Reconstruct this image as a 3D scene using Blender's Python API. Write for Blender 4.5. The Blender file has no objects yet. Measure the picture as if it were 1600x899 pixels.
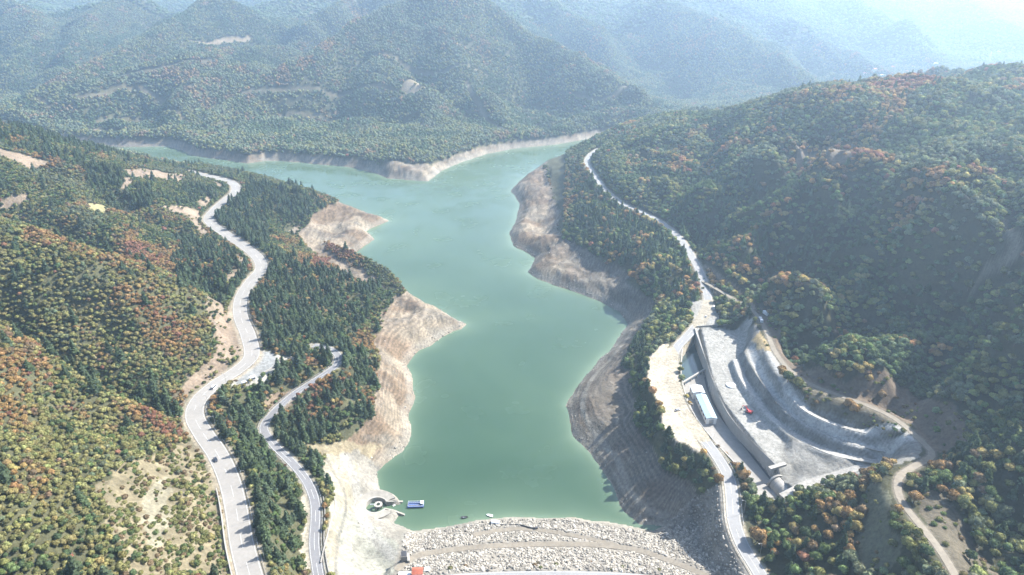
import bpy, bmesh, math, random
import numpy as np
from mathutils import Vector, Matrix

random.seed(7)
RNG = np.random.default_rng(11)
S = bpy.context.scene
COL = S.collection

# ------------------------------------------------------------------ camera
CAM_H = 330.0
PITCH = math.radians(25.0)
FOC = 1067.0                       # focal length in pixels of a 1600 px wide frame
cam_data = bpy.data.cameras.new('camera')
cam_data.sensor_width = 36.0
cam_data.lens = 36.0 * FOC / 1600.0
cam_data.clip_start = 1.0
cam_data.clip_end = 40000.0
cam = bpy.data.objects.new('camera', cam_data)
cam.location = (0, 0, CAM_H)
cam.rotation_euler = (math.radians(90) - PITCH, 0, 0)
COL.objects.link(cam)
S.camera = cam

# ------------------------------------------------------------------ sky, sun, exposure
SUN_EL = math.radians(43.0)
SUN_AZ = math.radians(27.0)        # from +X towards +Y
sun_dir = Vector((math.cos(SUN_EL) * math.cos(SUN_AZ), math.cos(SUN_EL) * math.sin(SUN_AZ), math.sin(SUN_EL)))
W = bpy.data.worlds.new('World')
S.world = W
W.use_nodes = True
wn = W.node_tree
sky = wn.nodes.new('ShaderNodeTexSky')
sky.sky_type = 'NISHITA'
sky.sun_disc = False
sky.sun_elevation = SUN_EL
sky.sun_rotation = math.radians(90) - SUN_AZ
sky.air_density = 1.0
sky.dust_density = 1.5
bg = wn.nodes['Background']
bg.inputs['Strength'].default_value = 0.10
wn.links.new(sky.outputs[0], bg.inputs['Color'])
sl = bpy.data.lights.new('sun', 'SUN')
sl.energy = 4.6
sl.angle = math.radians(0.5)
sl.color = (1.0, 0.95, 0.87)
so = bpy.data.objects.new('sun', sl)
so.rotation_euler = (-sun_dir).to_track_quat('-Z', 'Y').to_euler()
so.location = (0, 0, 900)
COL.objects.link(so)
S.view_settings.view_transform = 'Standard'
S.view_settings.look = 'None'
S.view_settings.exposure = 1.88
S.view_settings.gamma = 1.0
S.cycles.use_denoising = True
S.cycles.max_bounces = 5
S.cycles.diffuse_bounces = 2
S.cycles.glossy_bounces = 2
S.cycles.transmission_bounces = 2
S.cycles.volume_bounces = 1
S.cycles.use_adaptive_sampling = True
S.cycles.adaptive_threshold = 0.02

# ------------------------------------------------------------------ numeric helpers
CP, SP = math.cos(PITCH), math.sin(PITCH)

def ray(px, py):
    dy = 449.5 - py
    return (px - 800.0, FOC * CP + dy * SP, -FOC * SP + dy * CP)

def P(px, py, z=0.0):
    """plan position of the point that lies at height z in the direction surveyed as px, py"""
    d = ray(px, py)
    t = (z - CAM_H) / d[2]
    return (d[0] * t, d[1] * t, z)

def sstep(a, b, x):
    t = np.clip((x - a) / (b - a), 0, 1)
    return t * t * (3 - 2 * t)

def _hash(ix, iy, seed):
    h = (ix.astype(np.int64) * 374761393 + iy.astype(np.int64) * 668265263 + seed * 1442695041) & 0x7fffffff
    h = ((h ^ (h >> 13)) * 1274126177) & 0x7fffffff
    h = h ^ (h >> 16)
    return (h & 0xffff) / 65535.0

def vnoise(x, y, seed=0):
    ix, iy = np.floor(x), np.floor(y)
    fx, fy = x - ix, y - iy
    ux, uy = fx * fx * fx * (fx * (fx * 6 - 15) + 10), fy * fy * fy * (fy * (fy * 6 - 15) + 10)
    a, b = _hash(ix, iy, seed), _hash(ix + 1, iy, seed)
    c, d = _hash(ix, iy + 1, seed), _hash(ix + 1, iy + 1, seed)
    return (a * (1 - ux) + b * ux) * (1 - uy) + (c * (1 - ux) + d * ux) * uy

def fbm(x, y, seed=0, octs=4):
    s, a, n = 0, 1.0, 0
    for i in range(octs):
        s = s + a * vnoise(x * 2 ** i + 17.3 * i, y * 2 ** i - 9.1 * i, seed + i)
        n += a
        a *= 0.5
    return s / n

def ridged(x, y, seed=0, octs=4):
    s, a, n = 0, 1.0, 0
    for i in range(octs):
        s = s + a * (1 - np.abs(2 * vnoise(x * 2 ** i + 7.7 * i, y * 2 ** i + 3.1 * i, seed + i) - 1))
        n += a
        a *= 0.5
    return s / n

def poly_dist(X, Y, pts, closed=False):
    """distance to a polyline and the height interpolated along it"""
    p = np.array([(q[0], q[1]) for q in pts], float)
    z = np.array([q[2] if len(q) > 2 else 0 for q in pts], float)
    best = np.full(X.shape, 1e9)
    bz = np.zeros(X.shape)
    n = len(p)
    for i in range(n if closed else n - 1):
        a, b = p[i], p[(i + 1) % n]
        d = b - a
        L = max(d @ d, 1e-9)
        t = np.clip(((X - a[0]) * d[0] + (Y - a[1]) * d[1]) / L, 0, 1)
        r = np.hypot(X - a[0] - t * d[0], Y - a[1] - t * d[1])
        m = r < best
        best = np.where(m, r, best)
        bz = np.where(m, z[i] * (1 - t) + z[(i + 1) % n] * t, bz)
    return best, bz

def inside(X, Y, pts):
    c = np.zeros(X.shape, bool)
    n = len(pts)
    j = n - 1
    for i in range(n):
        xi, yi, xj, yj = pts[i][0], pts[i][1], pts[j][0], pts[j][1]
        if yi != yj:
            m = ((yi > Y) != (yj > Y)) & (X < (xj - xi) * (Y - yi) / (yj - yi) + xi)
            c ^= m
        j = i
    return c

def smooth_line(pts, step=6.0):
    """Catmull-Rom through the points, resampled"""
    p = [np.array(q, float) for q in pts]
    p = [2 * p[0] - p[1]] + p + [2 * p[-1] - p[-2]]
    out = []
    for i in range(1, len(p) - 2):
        n = max(2, int(np.linalg.norm(p[i + 1] - p[i]) / step))
        for k in range(n):
            t = k / n
            out.append(0.5 * ((2 * p[i]) + (-p[i - 1] + p[i + 1]) * t + (2 * p[i - 1] - 5 * p[i] + 4 * p[i + 1] - p[i + 2]) * t * t
                              + (-p[i - 1] + 3 * p[i] - 3 * p[i + 1] + p[i + 2]) * t ** 3))
    out.append(p[-2])
    return [tuple(q) for q in out]

# ------------------------------------------------------------------ survey: shoreline, roads, heights
def L0(*pp):
    return [P(a, b, 0)[:2] for a, b in pp]

shore = (
    L0((602, 790), (590, 738), (605, 725), (630, 708), (642, 688), (640, 655), (648, 622), (646, 596), (634, 572),
       (655, 549), (672, 541), (700, 523), (722, 514), (727, 507), (712, 499), (690, 487), (655, 474), (632, 458),
       (590, 434), (550, 414), (541, 405), (560, 393), (586, 374), (572, 362), (590, 353), (610, 345), (585, 339),
       (555, 331), (512, 318)) +
    [(-350, 1050), (-460, 1118), (-600, 1222), (-720, 1300), (-900, 1380), (-1100, 1430), (-1120, 1500)] +
    L0((100, 224), (190, 230), (262, 229), (283, 235), (300, 243), (350, 250), (386, 256), (414, 252), (440, 252),
       (500, 257), (552, 262), (588, 272), (606, 279), (670, 284), (688, 268), (715, 256), (760, 241), (800, 233),
       (870, 226), (940, 213), (985, 210)) +
    [(260, 1450), (170, 1330), (70, 1230)] +
    L0((838, 266), (812, 283), (798, 299), (812, 318), (808, 340), (796, 362), (803, 384), (836, 404), (824, 425),
       (840, 436), (868, 447), (914, 462), (942, 474), (968, 486), (981, 507), (974, 518), (952, 549), (925, 577),
       (900, 606), (884, 634), (896, 682), (936, 724), (956, 762), (974, 800), (1000, 819), (1036, 822), (1020, 830),
       (975, 820), (900, 811), (800, 808), (745, 812), (700, 823), (645, 830), (618, 818), (610, 800)))

HW_W = 13.5
highway = smooth_line([P(a, b, z) for a, b, z in (
    (420, 1000, 60), (398, 925, 60), (388, 890, 60), (377, 845, 60), (369, 795, 60), (358, 750, 60), (340, 710, 60), (318, 678, 60), (304, 650, 60),
    (311, 625, 60), (338, 600, 59), (372, 578, 58), (393, 556, 58), (388, 525, 57), (376, 494, 57), (377, 465, 57), (392, 440, 57),
    (408, 420, 56), (403, 403, 55), (383, 386, 54), (356, 368, 53), (332, 351, 52), (327, 338, 52), (347, 317, 52), (368, 299, 52),
    (364, 287, 52), (345, 280, 53), (318, 274, 54), (295, 268, 56))], 5)
dam_road = smooth_line([P(a, b, z) for a, b, z in (
    (507, 1000, 33), (503, 930, 33), (496, 890, 33), (491, 850, 33), (493, 808, 34), (491, 780, 34), (478, 750, 35), (455, 722, 37), (428, 695, 40),
    (412, 668, 42), (430, 642, 44), (462, 614, 46), (498, 591, 48), (523, 573, 49), (529, 558, 50), (516, 546, 51), (490, 540, 52))], 4)
right_road = smooth_line([P(a, b, z) for a, b, z in (
    (1262, 1000, 34), (1205, 925, 35), (1180, 885, 36), (1160, 852, 37), (1147, 815, 38), (1144, 780, 38), (1138, 745, 38), (1118, 710, 38), (1090, 673, 38),
    (1067, 638, 39), (1053, 605, 39), (1049, 572, 40), (1057, 545, 41), (1078, 521, 42), (1099, 495, 43), (1106, 470, 44),
    (1098, 435, 46), (1085, 408, 47), (1072, 386, 48), (1056, 366, 49), (1032, 347, 50), (1002, 331, 51), (972, 318, 52),
    (946, 297, 53), (928, 272, 54), (917, 254, 55), (922, 243, 56), (935, 233, 57))], 5)
upper_road = smooth_line([P(a, b, z) for a, b, z in (
    (1098, 440, 46), (1120, 452, 49), (1150, 470, 53), (1178, 488, 57), (1196, 515, 60), (1210, 548, 62), (1232, 577, 64), (1265, 600, 66),
    (1310, 618, 67), (1360, 636, 68), (1400, 656, 69), (1440, 690, 71), (1456, 712, 73), (1425, 731, 75), (1404, 748, 77),
    (1406, 778, 78), (1430, 812, 80), (1452, 838, 82), (1475, 870, 84), (1510, 930, 88))], 5)
dam_track = smooth_line([P(a, b, z) for a, b, z in (
    (618, 890, 22), (660, 872, 16), (740, 862, 14), (830, 857, 14), (920, 856, 14), (990, 864, 15), (1050, 884, 18), (1110, 908, 22))], 5)
shore_track = smooth_line([P(a, b, z) for a, b, z in (
    (740, 838, 8), (800, 830, 7), (850, 832, 8), (905, 842, 10), (960, 853, 13))], 5)
crest_road = smooth_line([P(a, b, z) for a, b, z in ((600, 925, 31), (700, 907, 31), (850, 901, 31), (1000, 906, 31), (1110, 925, 33), (1190, 955, 34))], 8)
rim_bench = [P(a, b, z) for a, b, z in ((1175, 492, 48), (1188, 520, 50), (1172, 545, 52), (1192, 598, 53), (1230, 650, 54), (1295, 690, 56), (1370, 712, 60), (1440, 705, 66))]
bench1 = smooth_line([P(a, b, z) for a, b, z in ((1150, 563, 46.5), (1160, 590, 46), (1180, 620, 45.5), (1205, 652, 45), (1245, 682, 45), (1300, 708, 46.5), (1370, 722, 51))], 4)
bench2 = smooth_line([P(a, b, z) for a, b, z in ((1172, 548, 51), (1185, 580, 52), (1205, 612, 52), (1230, 640, 52), (1270, 668, 52), (1330, 692, 53), (1385, 705, 56), (1430, 706, 62))], 4)
bench3 = smooth_line([P(a, b, z) for a, b, z in ((1200, 560, 57), (1222, 600, 58), (1240, 625, 58), (1270, 648, 58), (1320, 668, 59), (1390, 684, 60), (1435, 698, 66))], 4)
haul = smooth_line([P(a, b, z) for a, b, z in ((1222, 776, 40), (1265, 755, 42), (1320, 738, 45), (1390, 718, 52), (1425, 706, 60))], 4)
hill_track = smooth_line([P(a, b, z) for a, b, z in ((1520, 455, 130), (1535, 430, 136), (1560, 412, 143), (1590, 398, 150), (1580, 372, 150), (1570, 350, 153))], 6)

TERR = lambda *pp: [P(a, b, z) for a, b, z in pp]
terrace = TERR((1012, 560, 41), (1040, 532, 42), (1058, 560, 41), (1062, 600, 40), (1075, 640, 39), (1096, 672, 38), (1120, 708, 38),
               (1100, 706, 38), (1060, 690, 38), (1036, 670, 39), (1034, 640, 39), (1012, 600, 40))
plaza = TERR((1090, 512, 43), (1150, 516, 43), (1172, 520, 43), (1160, 548, 43), (1148, 565, 43), (1170, 612, 42), (1200, 655, 41), (1222, 690, 41), (1228, 728, 41),
             (1217, 730, 41), (1160, 672, 41), (1134, 636, 42), (1114, 590, 42), (1100, 550, 43))
junction = TERR((1075, 470, 44), (1112, 470, 45), (1118, 488, 44), (1134, 509, 43.5), (1088, 511, 43))
lot = TERR((392, 548, 57.5), (425, 548, 56), (437, 565, 56), (455, 560, 55), (420, 583, 56), (372, 603, 57), (372, 592, 58))
pad = TERR((1180, 772, 38), (1205, 770, 38), (1212, 786, 38), (1190, 797, 38))
SP_L = TERR((1067, 545, 40), (1065, 580, 39.5), (1071, 612, 39), (1086, 648, 38.5), (1112, 683, 38), (1150, 724, 38), (1182, 768, 37.5))      # top of the left wall
SP_RB = TERR((1091, 531, 32), (1099, 568, 32), (1109, 612, 32), (1127, 649, 32), (1158, 688, 32), (1205, 748, 32), (1228, 778, 32))   # foot of the right wall
SP_RT = TERR((1088, 513, 43.5), (1099, 550, 43), (1112, 590, 42.5), (1132, 636, 42), (1158, 672, 41.5), (1216, 731, 41.5))          # its top
cut_floor = [(x, y, 32) for x, y, z in SP_L] + [(x, y, 32) for x, y, z in TERR((1195, 800, 32), (1262, 806, 32))] + [(x, y, 32) for x, y, z in SP_RB[::-1]]
intake_c = P(588, 795, 0)

HT = """
200 899 88;0 899 112;100 899 100;300 899 70;0 700 120;150 720 96;270 740 70;200 800 84;60 800 110;
0 525 120;100 568 100;180 608 88;250 643 72;290 670 62;0 600 124;120 640 98;
0 515 105;80 560 92;150 592 84;220 625 74;280 630 63;
0 440 127;100 480 108;200 530 86;280 560 72;330 560 62;300 500 76;100 420 128;
0 352 147;60 372 140;120 398 130;200 432 112;270 456 92;350 490 64;310 470 78;
0 338 108;60 350 100;120 380 90;200 420 80;290 440 70;340 460 62;
300 400 68;340 410 63;250 380 74;200 350 84;150 325 88;100 345 92;60 320 104;0 310 116;0 270 132;
0 240 143;0 205 152;50 208 140;100 223 118;150 232 90;190 241 75;250 254 62;330 267 51;400 285 46;450 300 38;490 318 30;
200 270 90;270 275 72;100 270 112;150 290 100;250 310 78;300 330 64;280 350 68;
420 380 44;400 340 44;460 380 30;440 350 30;500 345 14;560 350 5;500 375 14;480 340 26;430 330 38;380 320 48;
520 395 6;540 385 5;470 420 40;440 450 50;420 490 54;500 440 36;560 450 28;600 468 26;500 500 42;560 500 28;
620 480 18;680 500 9;640 510 12;600 520 18;580 535 22;590 560 24;600 580 20;620 600 12;600 620 19;598 650 19;
550 600 30;560 660 28;500 640 36;470 680 32;520 690 24;560 700 18;600 690 10;520 560 44;470 520 46;440 560 54;
400 640 50;360 620 57;350 660 57;380 700 50;420 740 42;400 800 52;430 850 44;420 900 44;390 760 54;450 800 38;
500 740 30;530 730 20;560 740 10;580 760 6;540 780 22;520 830 29;530 890 31;560 860 12;560 800 16;600 860 6;600 830 5;620 860 12;600 890 14;
1000 720 12;960 690 7;930 650 8;920 610 9;960 560 14;1000 520 20;1000 560 28;970 600 18;980 650 16;1010 640 30;
1040 690 28;1020 750 16;1060 790 20;1100 760 26;1130 750 33;1120 800 32;1060 820 14;1130 850 33;1000 790 6;
1030 500 32;1060 480 38;1020 470 22;980 440 18;920 430 8;870 415 7;900 380 22;860 360 12;850 330 14;830 310 10;
950 400 28;1000 420 40;1050 430 43;1000 370 46;940 340 42;900 320 34;880 290 30;860 270 24;900 260 44;870 250 28;
880 345 28;1080 450 44;1020 400 42;840 390 8;
1040 186 104;1000 192 88;950 212 62;1120 181 125;1180 178 148;1240 168 168;1300 160 180;1350 151 188;1420 141 198;1500 131 202;1560 121 208;1600 114 213;
1000 250 80;960 270 66;1000 290 70;1100 300 84;1080 340 62;1050 330 62;1100 250 100;1100 215 112;1200 240 122;
1200 300 102;1150 370 74;1120 410 58;1150 430 60;1200 400 78;1190 460 66;1220 500 70;1250 540 71;1300 500 88;1300 400 104;
1300 300 128;1300 220 150;1400 300 145;1400 220 165;1400 400 126;1400 480 114;1300 570 77;1400 560 92;1450 620 84;
1500 560 106;1500 460 130;1500 380 140;1500 300 155;1500 220 174;1600 170 196;1600 230 180;1600 300 176;1600 400 156;1600 500 140;
1600 580 114;1560 660 94;1600 650 98;1490 680 82;1520 720 88;1600 720 92;
1540 790 76;1580 860 66;1540 880 62;1600 899 66;1480 770 80;1500 830 76;
1350 750 64;1300 790 58;1360 800 61;1330 850 57;1300 899 52;1400 860 71;1420 899 72;1250 715 42;1280 718 43;1240 745 40;1265 738 42;1305 732 45.5;1240 800 46;1220 850 40;1200 820 37;1380 770 72;1440 880 78;

"""
FAR = """
100 215 8;190 222 12;250 222 14;290 208 22;320 225 14;400 240 10;470 243 14;560 250 12;640 240 26;660 262 9;700 240 16;760 225 18;850 215 16;930 208 12;
"""
FARY = """
0 165 1560;60 155 1600;130 160 1580;200 131 1680;300 100 1760;400 110 1740;300 150 1600;200 180 1530;60 190 1500;130 110 1800;180 80 1920;230 45 2060;330 2 2350;
300 62 2000;400 60 2060;450 75 2150;430 90 2020;350 150 1660;500 0 2600;420 0 2500;590 28 2500;560 10 2550;620 0 2500;
0 0 2600;0 60 2250;100 60 2200;0 100 2000;60 110 1980;100 0 2600;200 0 2650;240 22 2900;200 40 2500;
700 0 2000;700 60 1860;700 110 1720;700 160 1600;700 190 1500;640 80 1840;640 145 1620;640 190 1500;560 150 1640;600 100 1750;520 80 1830;460 115 1720;400 150 1640;350 185 1540;310 205 1440;
480 180 1530;560 200 1460;600 30 2050;640 4 2080;760 8 2060;800 40 2000;830 58 1960;880 93 1850;950 130 1700;1000 160 1600;1030 180 1540;
960 120 2250;900 70 2450;1000 150 1920;980 100 2400;800 120 1760;780 170 1600;850 170 1580;740 150 1640;900 150 1640;900 190 1500;950 190 1500;850 100 1810;
1040 20 2650;1100 40 2500;1150 60 2350;1200 92 2200;1240 120 2050;1290 148 1900;1100 80 2500;1100 120 2250;1060 170 1720;1150 120 2150;1180 160 1800;
1250 60 2650;1300 100 2400;1420 60 3000;1480 40 3400;1350 30 3200;1390 90 2600;1430 110 2420;1500 90 2700;1560 80 2900;1600 60 3100;1550 30 3500;
1350 0 3500;1450 0 3800;1600 0 4000;1250 0 3200;1150 0 3000;1000 0 2950;900 0 2800;850 0 2750;870 40 2600;1000 60 2650
"""
ctrl = []
for blk in (HT, FAR):
    for tok in blk.replace('\n', '').split(';'):
        if tok.strip():
            a, b, c = map(float, tok.split())
            ctrl.append(P(a, b, c))
for tok in FARY.replace('\n', '').split(';'):
    a, b, c = map(float, tok.split())
    d = ray(a, b)
    ctrl.append((d[0] / d[1] * c, c, CAM_H + d[2] / d[1] * c))
ctrl += [(0, 200, 30), (60, 150, 25), (-60, 150, 25), (0, 100, 20), (-250, 150, 140), (-400, 300, 170), (-520, 420, 175), (-650, 600, 185), (-850, 850, 180),
         (-700, 1120, 20), (-900, 1200, 60), (-1100, 1280, 80), (280, 140, 90), (420, 280, 140), (560, 420, 190), (700, 600, 205), (900, 800, 195),
         (500, 1180, 90), (420, 1350, 60), (700, 1250, 120), (1000, 1300, 125), (900, 1700, 60), (1200, 1900, 60), (330, 1500, 15), (450, 1650, 20),
         (1100, 1100, 170), (1500, 1400, 170), (-1300, 1600, 90), (-1700, 2100, 170)]
ctrl += [(x, y, z) for x in range(-4200, 8000, 1100) for y, z in ((4600, 330), (5800, 350), (7200, 380), (9000, 420))]
for ln, st in ((highway, 6), (dam_road, 8), (right_road, 6), (upper_road, 6)):
    ctrl += [tuple(q) for q in ln[::st] if q[1] > 230]
ctrl = np.array(ctrl, float)
# merge near-duplicates
keep = []
for i, c in enumerate(ctrl):
    if all((c[0] - ctrl[j][0]) ** 2 + (c[1] - ctrl[j][1]) ** 2 > (0.012 * c[1]) ** 2 for j in keep):
        keep.append(i)
ctrl = ctrl[keep]
if globals().get('DEBUG'):
    for i in range(len(ctrl)):
        for j in range(i):
            dd_ = math.hypot(ctrl[i][0] - ctrl[j][0], ctrl[i][1] - ctrl[j][1])
            if dd_ < 0.12 * ctrl[i][1] and abs(ctrl[i][2] - ctrl[j][2]) / dd_ > 0.75:
                for c in (ctrl[i], ctrl[j]):
                    zc = (c[1] * SP * -1 + (c[2] - CAM_H) * CP); depth = c[1] * CP - (c[2] - CAM_H) * SP
                    print('STEEP px %.0f %.0f z %.0f (%.0f,%.0f)' % (800 + FOC * c[0] / depth, 449.5 - FOC * (c[1] * SP + (c[2] - CAM_H) * CP) / depth, c[2], c[0], c[1]), end=' | ')
                print(round(abs(ctrl[i][2] - ctrl[j][2]) / dd_, 2))

def tps_fit(c, lam):
    n = len(c)
    sc = 1000.0
    X = c[:, :2] / sc
    d2 = ((X[:, None] - X[None]) ** 2).sum(-1)
    K = 0.5 * d2 * np.log(d2 + 1e-12)
    K[np.diag_indices(n)] = lam
    Pm = np.c_[np.ones(n), X]
    A = np.block([[K, Pm], [Pm.T, np.zeros((3, 3))]])
    w = np.linalg.solve(A, np.r_[c[:, 2], 0, 0, 0])
    return w, X

TPS_W, TPS_X = tps_fit(ctrl, 4e-5)

def tps_eval(x, y):
    out = np.empty(x.size)
    xf, yf = x.ravel() / 1000, y.ravel() / 1000
    for s in range(0, x.size, 40000):
        a, b = xf[s:s + 40000], yf[s:s + 40000]
        d2 = (a[:, None] - TPS_X[None, :, 0]) ** 2 + (b[:, None] - TPS_X[None, :, 1]) ** 2
        out[s:s + 40000] = (0.5 * d2 * np.log(d2 + 1e-12)) @ TPS_W[:-3] + TPS_W[-3] + TPS_W[-2] * a + TPS_W[-1] * b
    return out.reshape(x.shape)

# ------------------------------------------------------------------ terrain grid
NU, NV = 1000, 1050
Y0, Y1 = 120.0, 9500.0
def y_of(v):       # v in 0..1
    return Y0 * (Y1 / Y0) ** (v ** 1.12)
def v_of(y):
    return (np.log(np.maximum(y, Y0) / Y0) / math.log(Y1 / Y0)) ** (1 / 1.12)
def half(y):
    return 0.80 * y + 150.0
vv = np.linspace(0, 1, NV)
uu = np.linspace(-1, 1, NU)
GY = np.repeat(y_of(vv)[:, None], NU, 1)
GX = uu[None, :] * half(GY)

# coarse evaluation of the smooth surface, then bilinear refinement on the same parametric grid
cu, cv = np.linspace(-1, 1, 334), np.linspace(0, 1, 351)
cy = np.repeat(y_of(cv)[:, None], 334, 1)
cx = cu[None, :] * half(cy)
CZ = tps_eval(cx, cy)
def bil(A, u, v):
    nv, nu = A.shape[:2]
    fu = np.clip((u + 1) / 2 * (nu - 1), 0, nu - 1.001)
    fv = np.clip(v * (nv - 1), 0, nv - 1.001)
    i, j = fu.astype(int), fv.astype(int)
    a, b = fu - i, fv - j
    if A.ndim == 3:
        a, b = a[..., None], b[..., None]
    return (A[j, i] * (1 - a) + A[j, i + 1] * a) * (1 - b) + (A[j + 1, i] * (1 - a) + A[j + 1, i + 1] * a) * b
GZ = bil(CZ, np.repeat(uu[None], NV, 0), np.repeat(vv[:, None], NU, 1))

def local(pts, pad_m):
    p = np.array([(q[0], q[1]) for q in pts])
    return (GX > p[:, 0].min() - pad_m) & (GX < p[:, 0].max() + pad_m) & (GY > p[:, 1].min() - pad_m) & (GY < p[:, 1].max() + pad_m)

def smin(a, b, k):
    h = np.clip(0.5 + 0.5 * (b - a) / k, 0, 1)
    return b * (1 - h) + a * h - k * h * (1 - h)

GZ0 = GZ.copy()
# distance to the lake, inside negative
near = local(shore, 260)
sd = np.full(GX.shape, 400.0)
sx, sy = GX[near], GY[near]
wob = (fbm(sx / 22, sy / 22, 91, 3) - 0.5) * 5.0
dd, _ = poly_dist(sx, sy, shore, True)
dd = np.where(inside(sx, sy, shore), -dd, dd) + np.where(sy > 340, wob, 0)
sd[near] = dd

# ridge lines of the far hills
RIDGES = [
    ((310, 205, 1440), (350, 180, 1530), (400, 150, 1640), (460, 115, 1720), (520, 80, 1830), (600, 30, 1960), (660, 2, 2010), (705, -6, 2010)),
    ((705, -6, 2010), (760, 8, 2040), (830, 58, 1960), (880, 93, 1850), (950, 130, 1700), (1010, 166, 1580), (1040, 186, 1520)),
    ((705, -6, 2010), (690, 40, 1900), (715, 90, 1770), (735, 130, 1670), (775, 172, 1570), (800, 210, 1470)),
    ((640, 44, 1900), (600, 95, 1760), (640, 135, 1650), (690, 170, 1560), (650, 215, 1440)),
    ((330, 0, 2350), (230, 45, 2060), (180, 80, 1920), (130, 112, 1790), (80, 140, 1680), (0, 165, 1600)),
    ((440, 60, 2060), (370, 60, 1990), (300, 62, 1960), (340, 90, 1820), (300, 98, 1760), (200, 130, 1690), (120, 165, 1570)),
    ((400, 112, 1740), (330, 130, 1660), (290, 170, 1540), (270, 205, 1450)),
    ((1000, 0, 2950), (1040, 20, 2650), (1100, 40, 2500), (1150, 60, 2350), (1200, 92, 2200), (1240, 120, 2050), (1290, 148, 1900)),
    ((1120, -5, 3100), (1210, 30, 2850), (1270, 65, 2600), (1330, 95, 2400), (1420, 135, 2150)),
    ((1300, -5, 3500), (1370, 25, 3150), (1420, 55, 2850), (1460, 90, 2550)),
    ((1500, 0, 3800), (1530, 30, 3300), (1580, 55, 3000), (1640, 75, 2800)),
    ((850, -4, 2800), (870, 30, 2650), (930, 60, 2480), (960, 95, 2350)),
    ((0, 0, 2600), (40, 30, 2400), (60, 70, 2200), (20, 110, 2000)),
    ((200, 0, 2650), (150, 30, 2450), (120, 70, 2200), (90, 110, 2000)),
    ((620, -4, 2500), (560, 12, 2500), (500, 30, 2350), (470, 60, 2200)),
]
FAR_RAVINES = [
    ([(430, 85, 2050), (400, 120, 1800), (370, 150, 1660), (330, 190, 1520)], 45, -36),
    ([(735, 50, 1900), (790, 105, 1760), (840, 150, 1620), (850, 190, 1500)], 40, -30),
    ([(570, 70, 1880), (580, 120, 1720), (570, 160, 1600), (540, 200, 1460)], 38, -26),
    ([(690, 130, 1690), (670, 170, 1570)], 28, -14),
    ([(130, 125, 1760), (150, 165, 1580), (170, 200, 1470)], 38, -24),
    ([(260, 75, 1900), (250, 110, 1760), (240, 150, 1620), (250, 195, 1480)], 36, -24),
    ([(500, 120, 1740), (450, 165, 1590), (430, 205, 1450)], 30, -18),
    ([(1090, 20, 2700), (1080, 80, 2480), (1060, 130, 2100)], 70, -40),
    ([(1250, 40, 2750), (1290, 90, 2450), (1340, 125, 2200)], 60, -36),
    ([(1380, 10, 3300), (1400, 60, 2900), (1430, 100, 2550)], 70, -36),
]
for pts, wd, dh in FAR_RAVINES:
    pl = []
    for a, b, yy in pts:
        d = ray(a, b)
        pl.append((d[0] / d[1] * yy, yy, 0))
    pl = smooth_line(pl, 30)
    m = local(pl, 240)
    d1, _ = poly_dist(GX[m] + 18 * (fbm(GX[m] / 60, GY[m] / 60, 83, 2) - 0.5), GY[m], pl)
    GZ[m] += dh * np.exp(-(d1 / wd) ** 2) * sstep(10, 110, sd[m])
NEAR_FOLDS = [   # spurs (+) and ravines (-) of the near slopes: line, width, height
    ([(0, 525, 120), (100, 568, 102), (180, 608, 88), (250, 643, 73)], 16, 3),
    ([(0, 512, 98), (80, 555, 90), (150, 588, 82), (220, 620, 74), (275, 634, 66)], 13, -15),
    ([(0, 352, 147), (60, 372, 140), (120, 398, 130), (200, 432, 112), (270, 456, 92), (330, 482, 70)], 20, 4),
    ([(0, 334, 106), (60, 348, 98), (120, 376, 90), (200, 414, 80), (290, 436, 70), (330, 455, 62)], 17, -17),
    ([(100, 480, 108), (200, 525, 88), (280, 560, 72)], 14, -7),
    ([(60, 262, 125), (150, 300, 95), (250, 350, 72), (310, 372, 60)], 20, -12),
    ([(1120, 215, 112), (1100, 260, 96), (1060, 320, 62)], 22, -22),
    ([(1300, 235, 145), (1200, 300, 100), (1110, 340, 72), (1080, 372, 56)], 22, -30),
    ([(1420, 260, 158), (1330, 330, 122), (1230, 400, 84), (1170, 445, 64)], 22, -30),
    ([(1600, 330, 170), (1500, 390, 138), (1400, 430, 116), (1320, 480, 92), (1250, 530, 72)], 22, -30),
    ([(1600, 450, 145), (1520, 500, 125), (1450, 560, 100), (1400, 610, 82)], 18, -22),
    ([(1300, 200, 158), (1180, 262, 112), (1090, 300, 84)], 26, 11),
    ([(1500, 250, 170), (1380, 330, 132), (1280, 390, 104), (1200, 440, 76)], 26, 11),
    ([(1560, 420, 142), (1450, 470, 118), (1340, 530, 92)], 24, 11),
]
for pts, wd, dh in NEAR_FOLDS:
    pl = smooth_line([P(*q) for q in pts], 8)
    m = local(pl, 90)
    d1, _ = poly_dist(GX[m], GY[m], pl)
    GZ[m] += dh * np.exp(-(d1 / wd) ** 2)
ridge_pts = []
m = GY > 1350
rx, ry = GX[m], GY[m]
wx = (fbm(rx / 160, ry / 160, 71, 3) - 0.5) * 90
wy = (fbm(rx / 160, ry / 160, 77, 3) - 0.5) * 90
keep_d = sstep(10, 120, sd[m])
base = GZ[m] - 56 * keep_d * sstep(15, 60, GZ[m]) * (1 - sstep(4000, 5000, ry))
for rd in RIDGES:
    pl = []
    for a, b, yy in rd:
        d = ray(a, b)
        pl.append((d[0] / d[1] * yy, yy, CAM_H + d[2] / d[1] * yy))
    pl = smooth_line(pl, 60)
    d1, z1 = poly_dist(rx + wx * 0.35, ry + wy * 0.35, pl)
    tent = z1 + 8 - 0.66 * (np.sqrt(d1 * d1 + 18 ** 2) - 18) - 0.00035 * d1 * d1
    base = -smin(-base, -tent, 10)
GZ[m] = GZ[m] * (1 - keep_d) + base * keep_d

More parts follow.
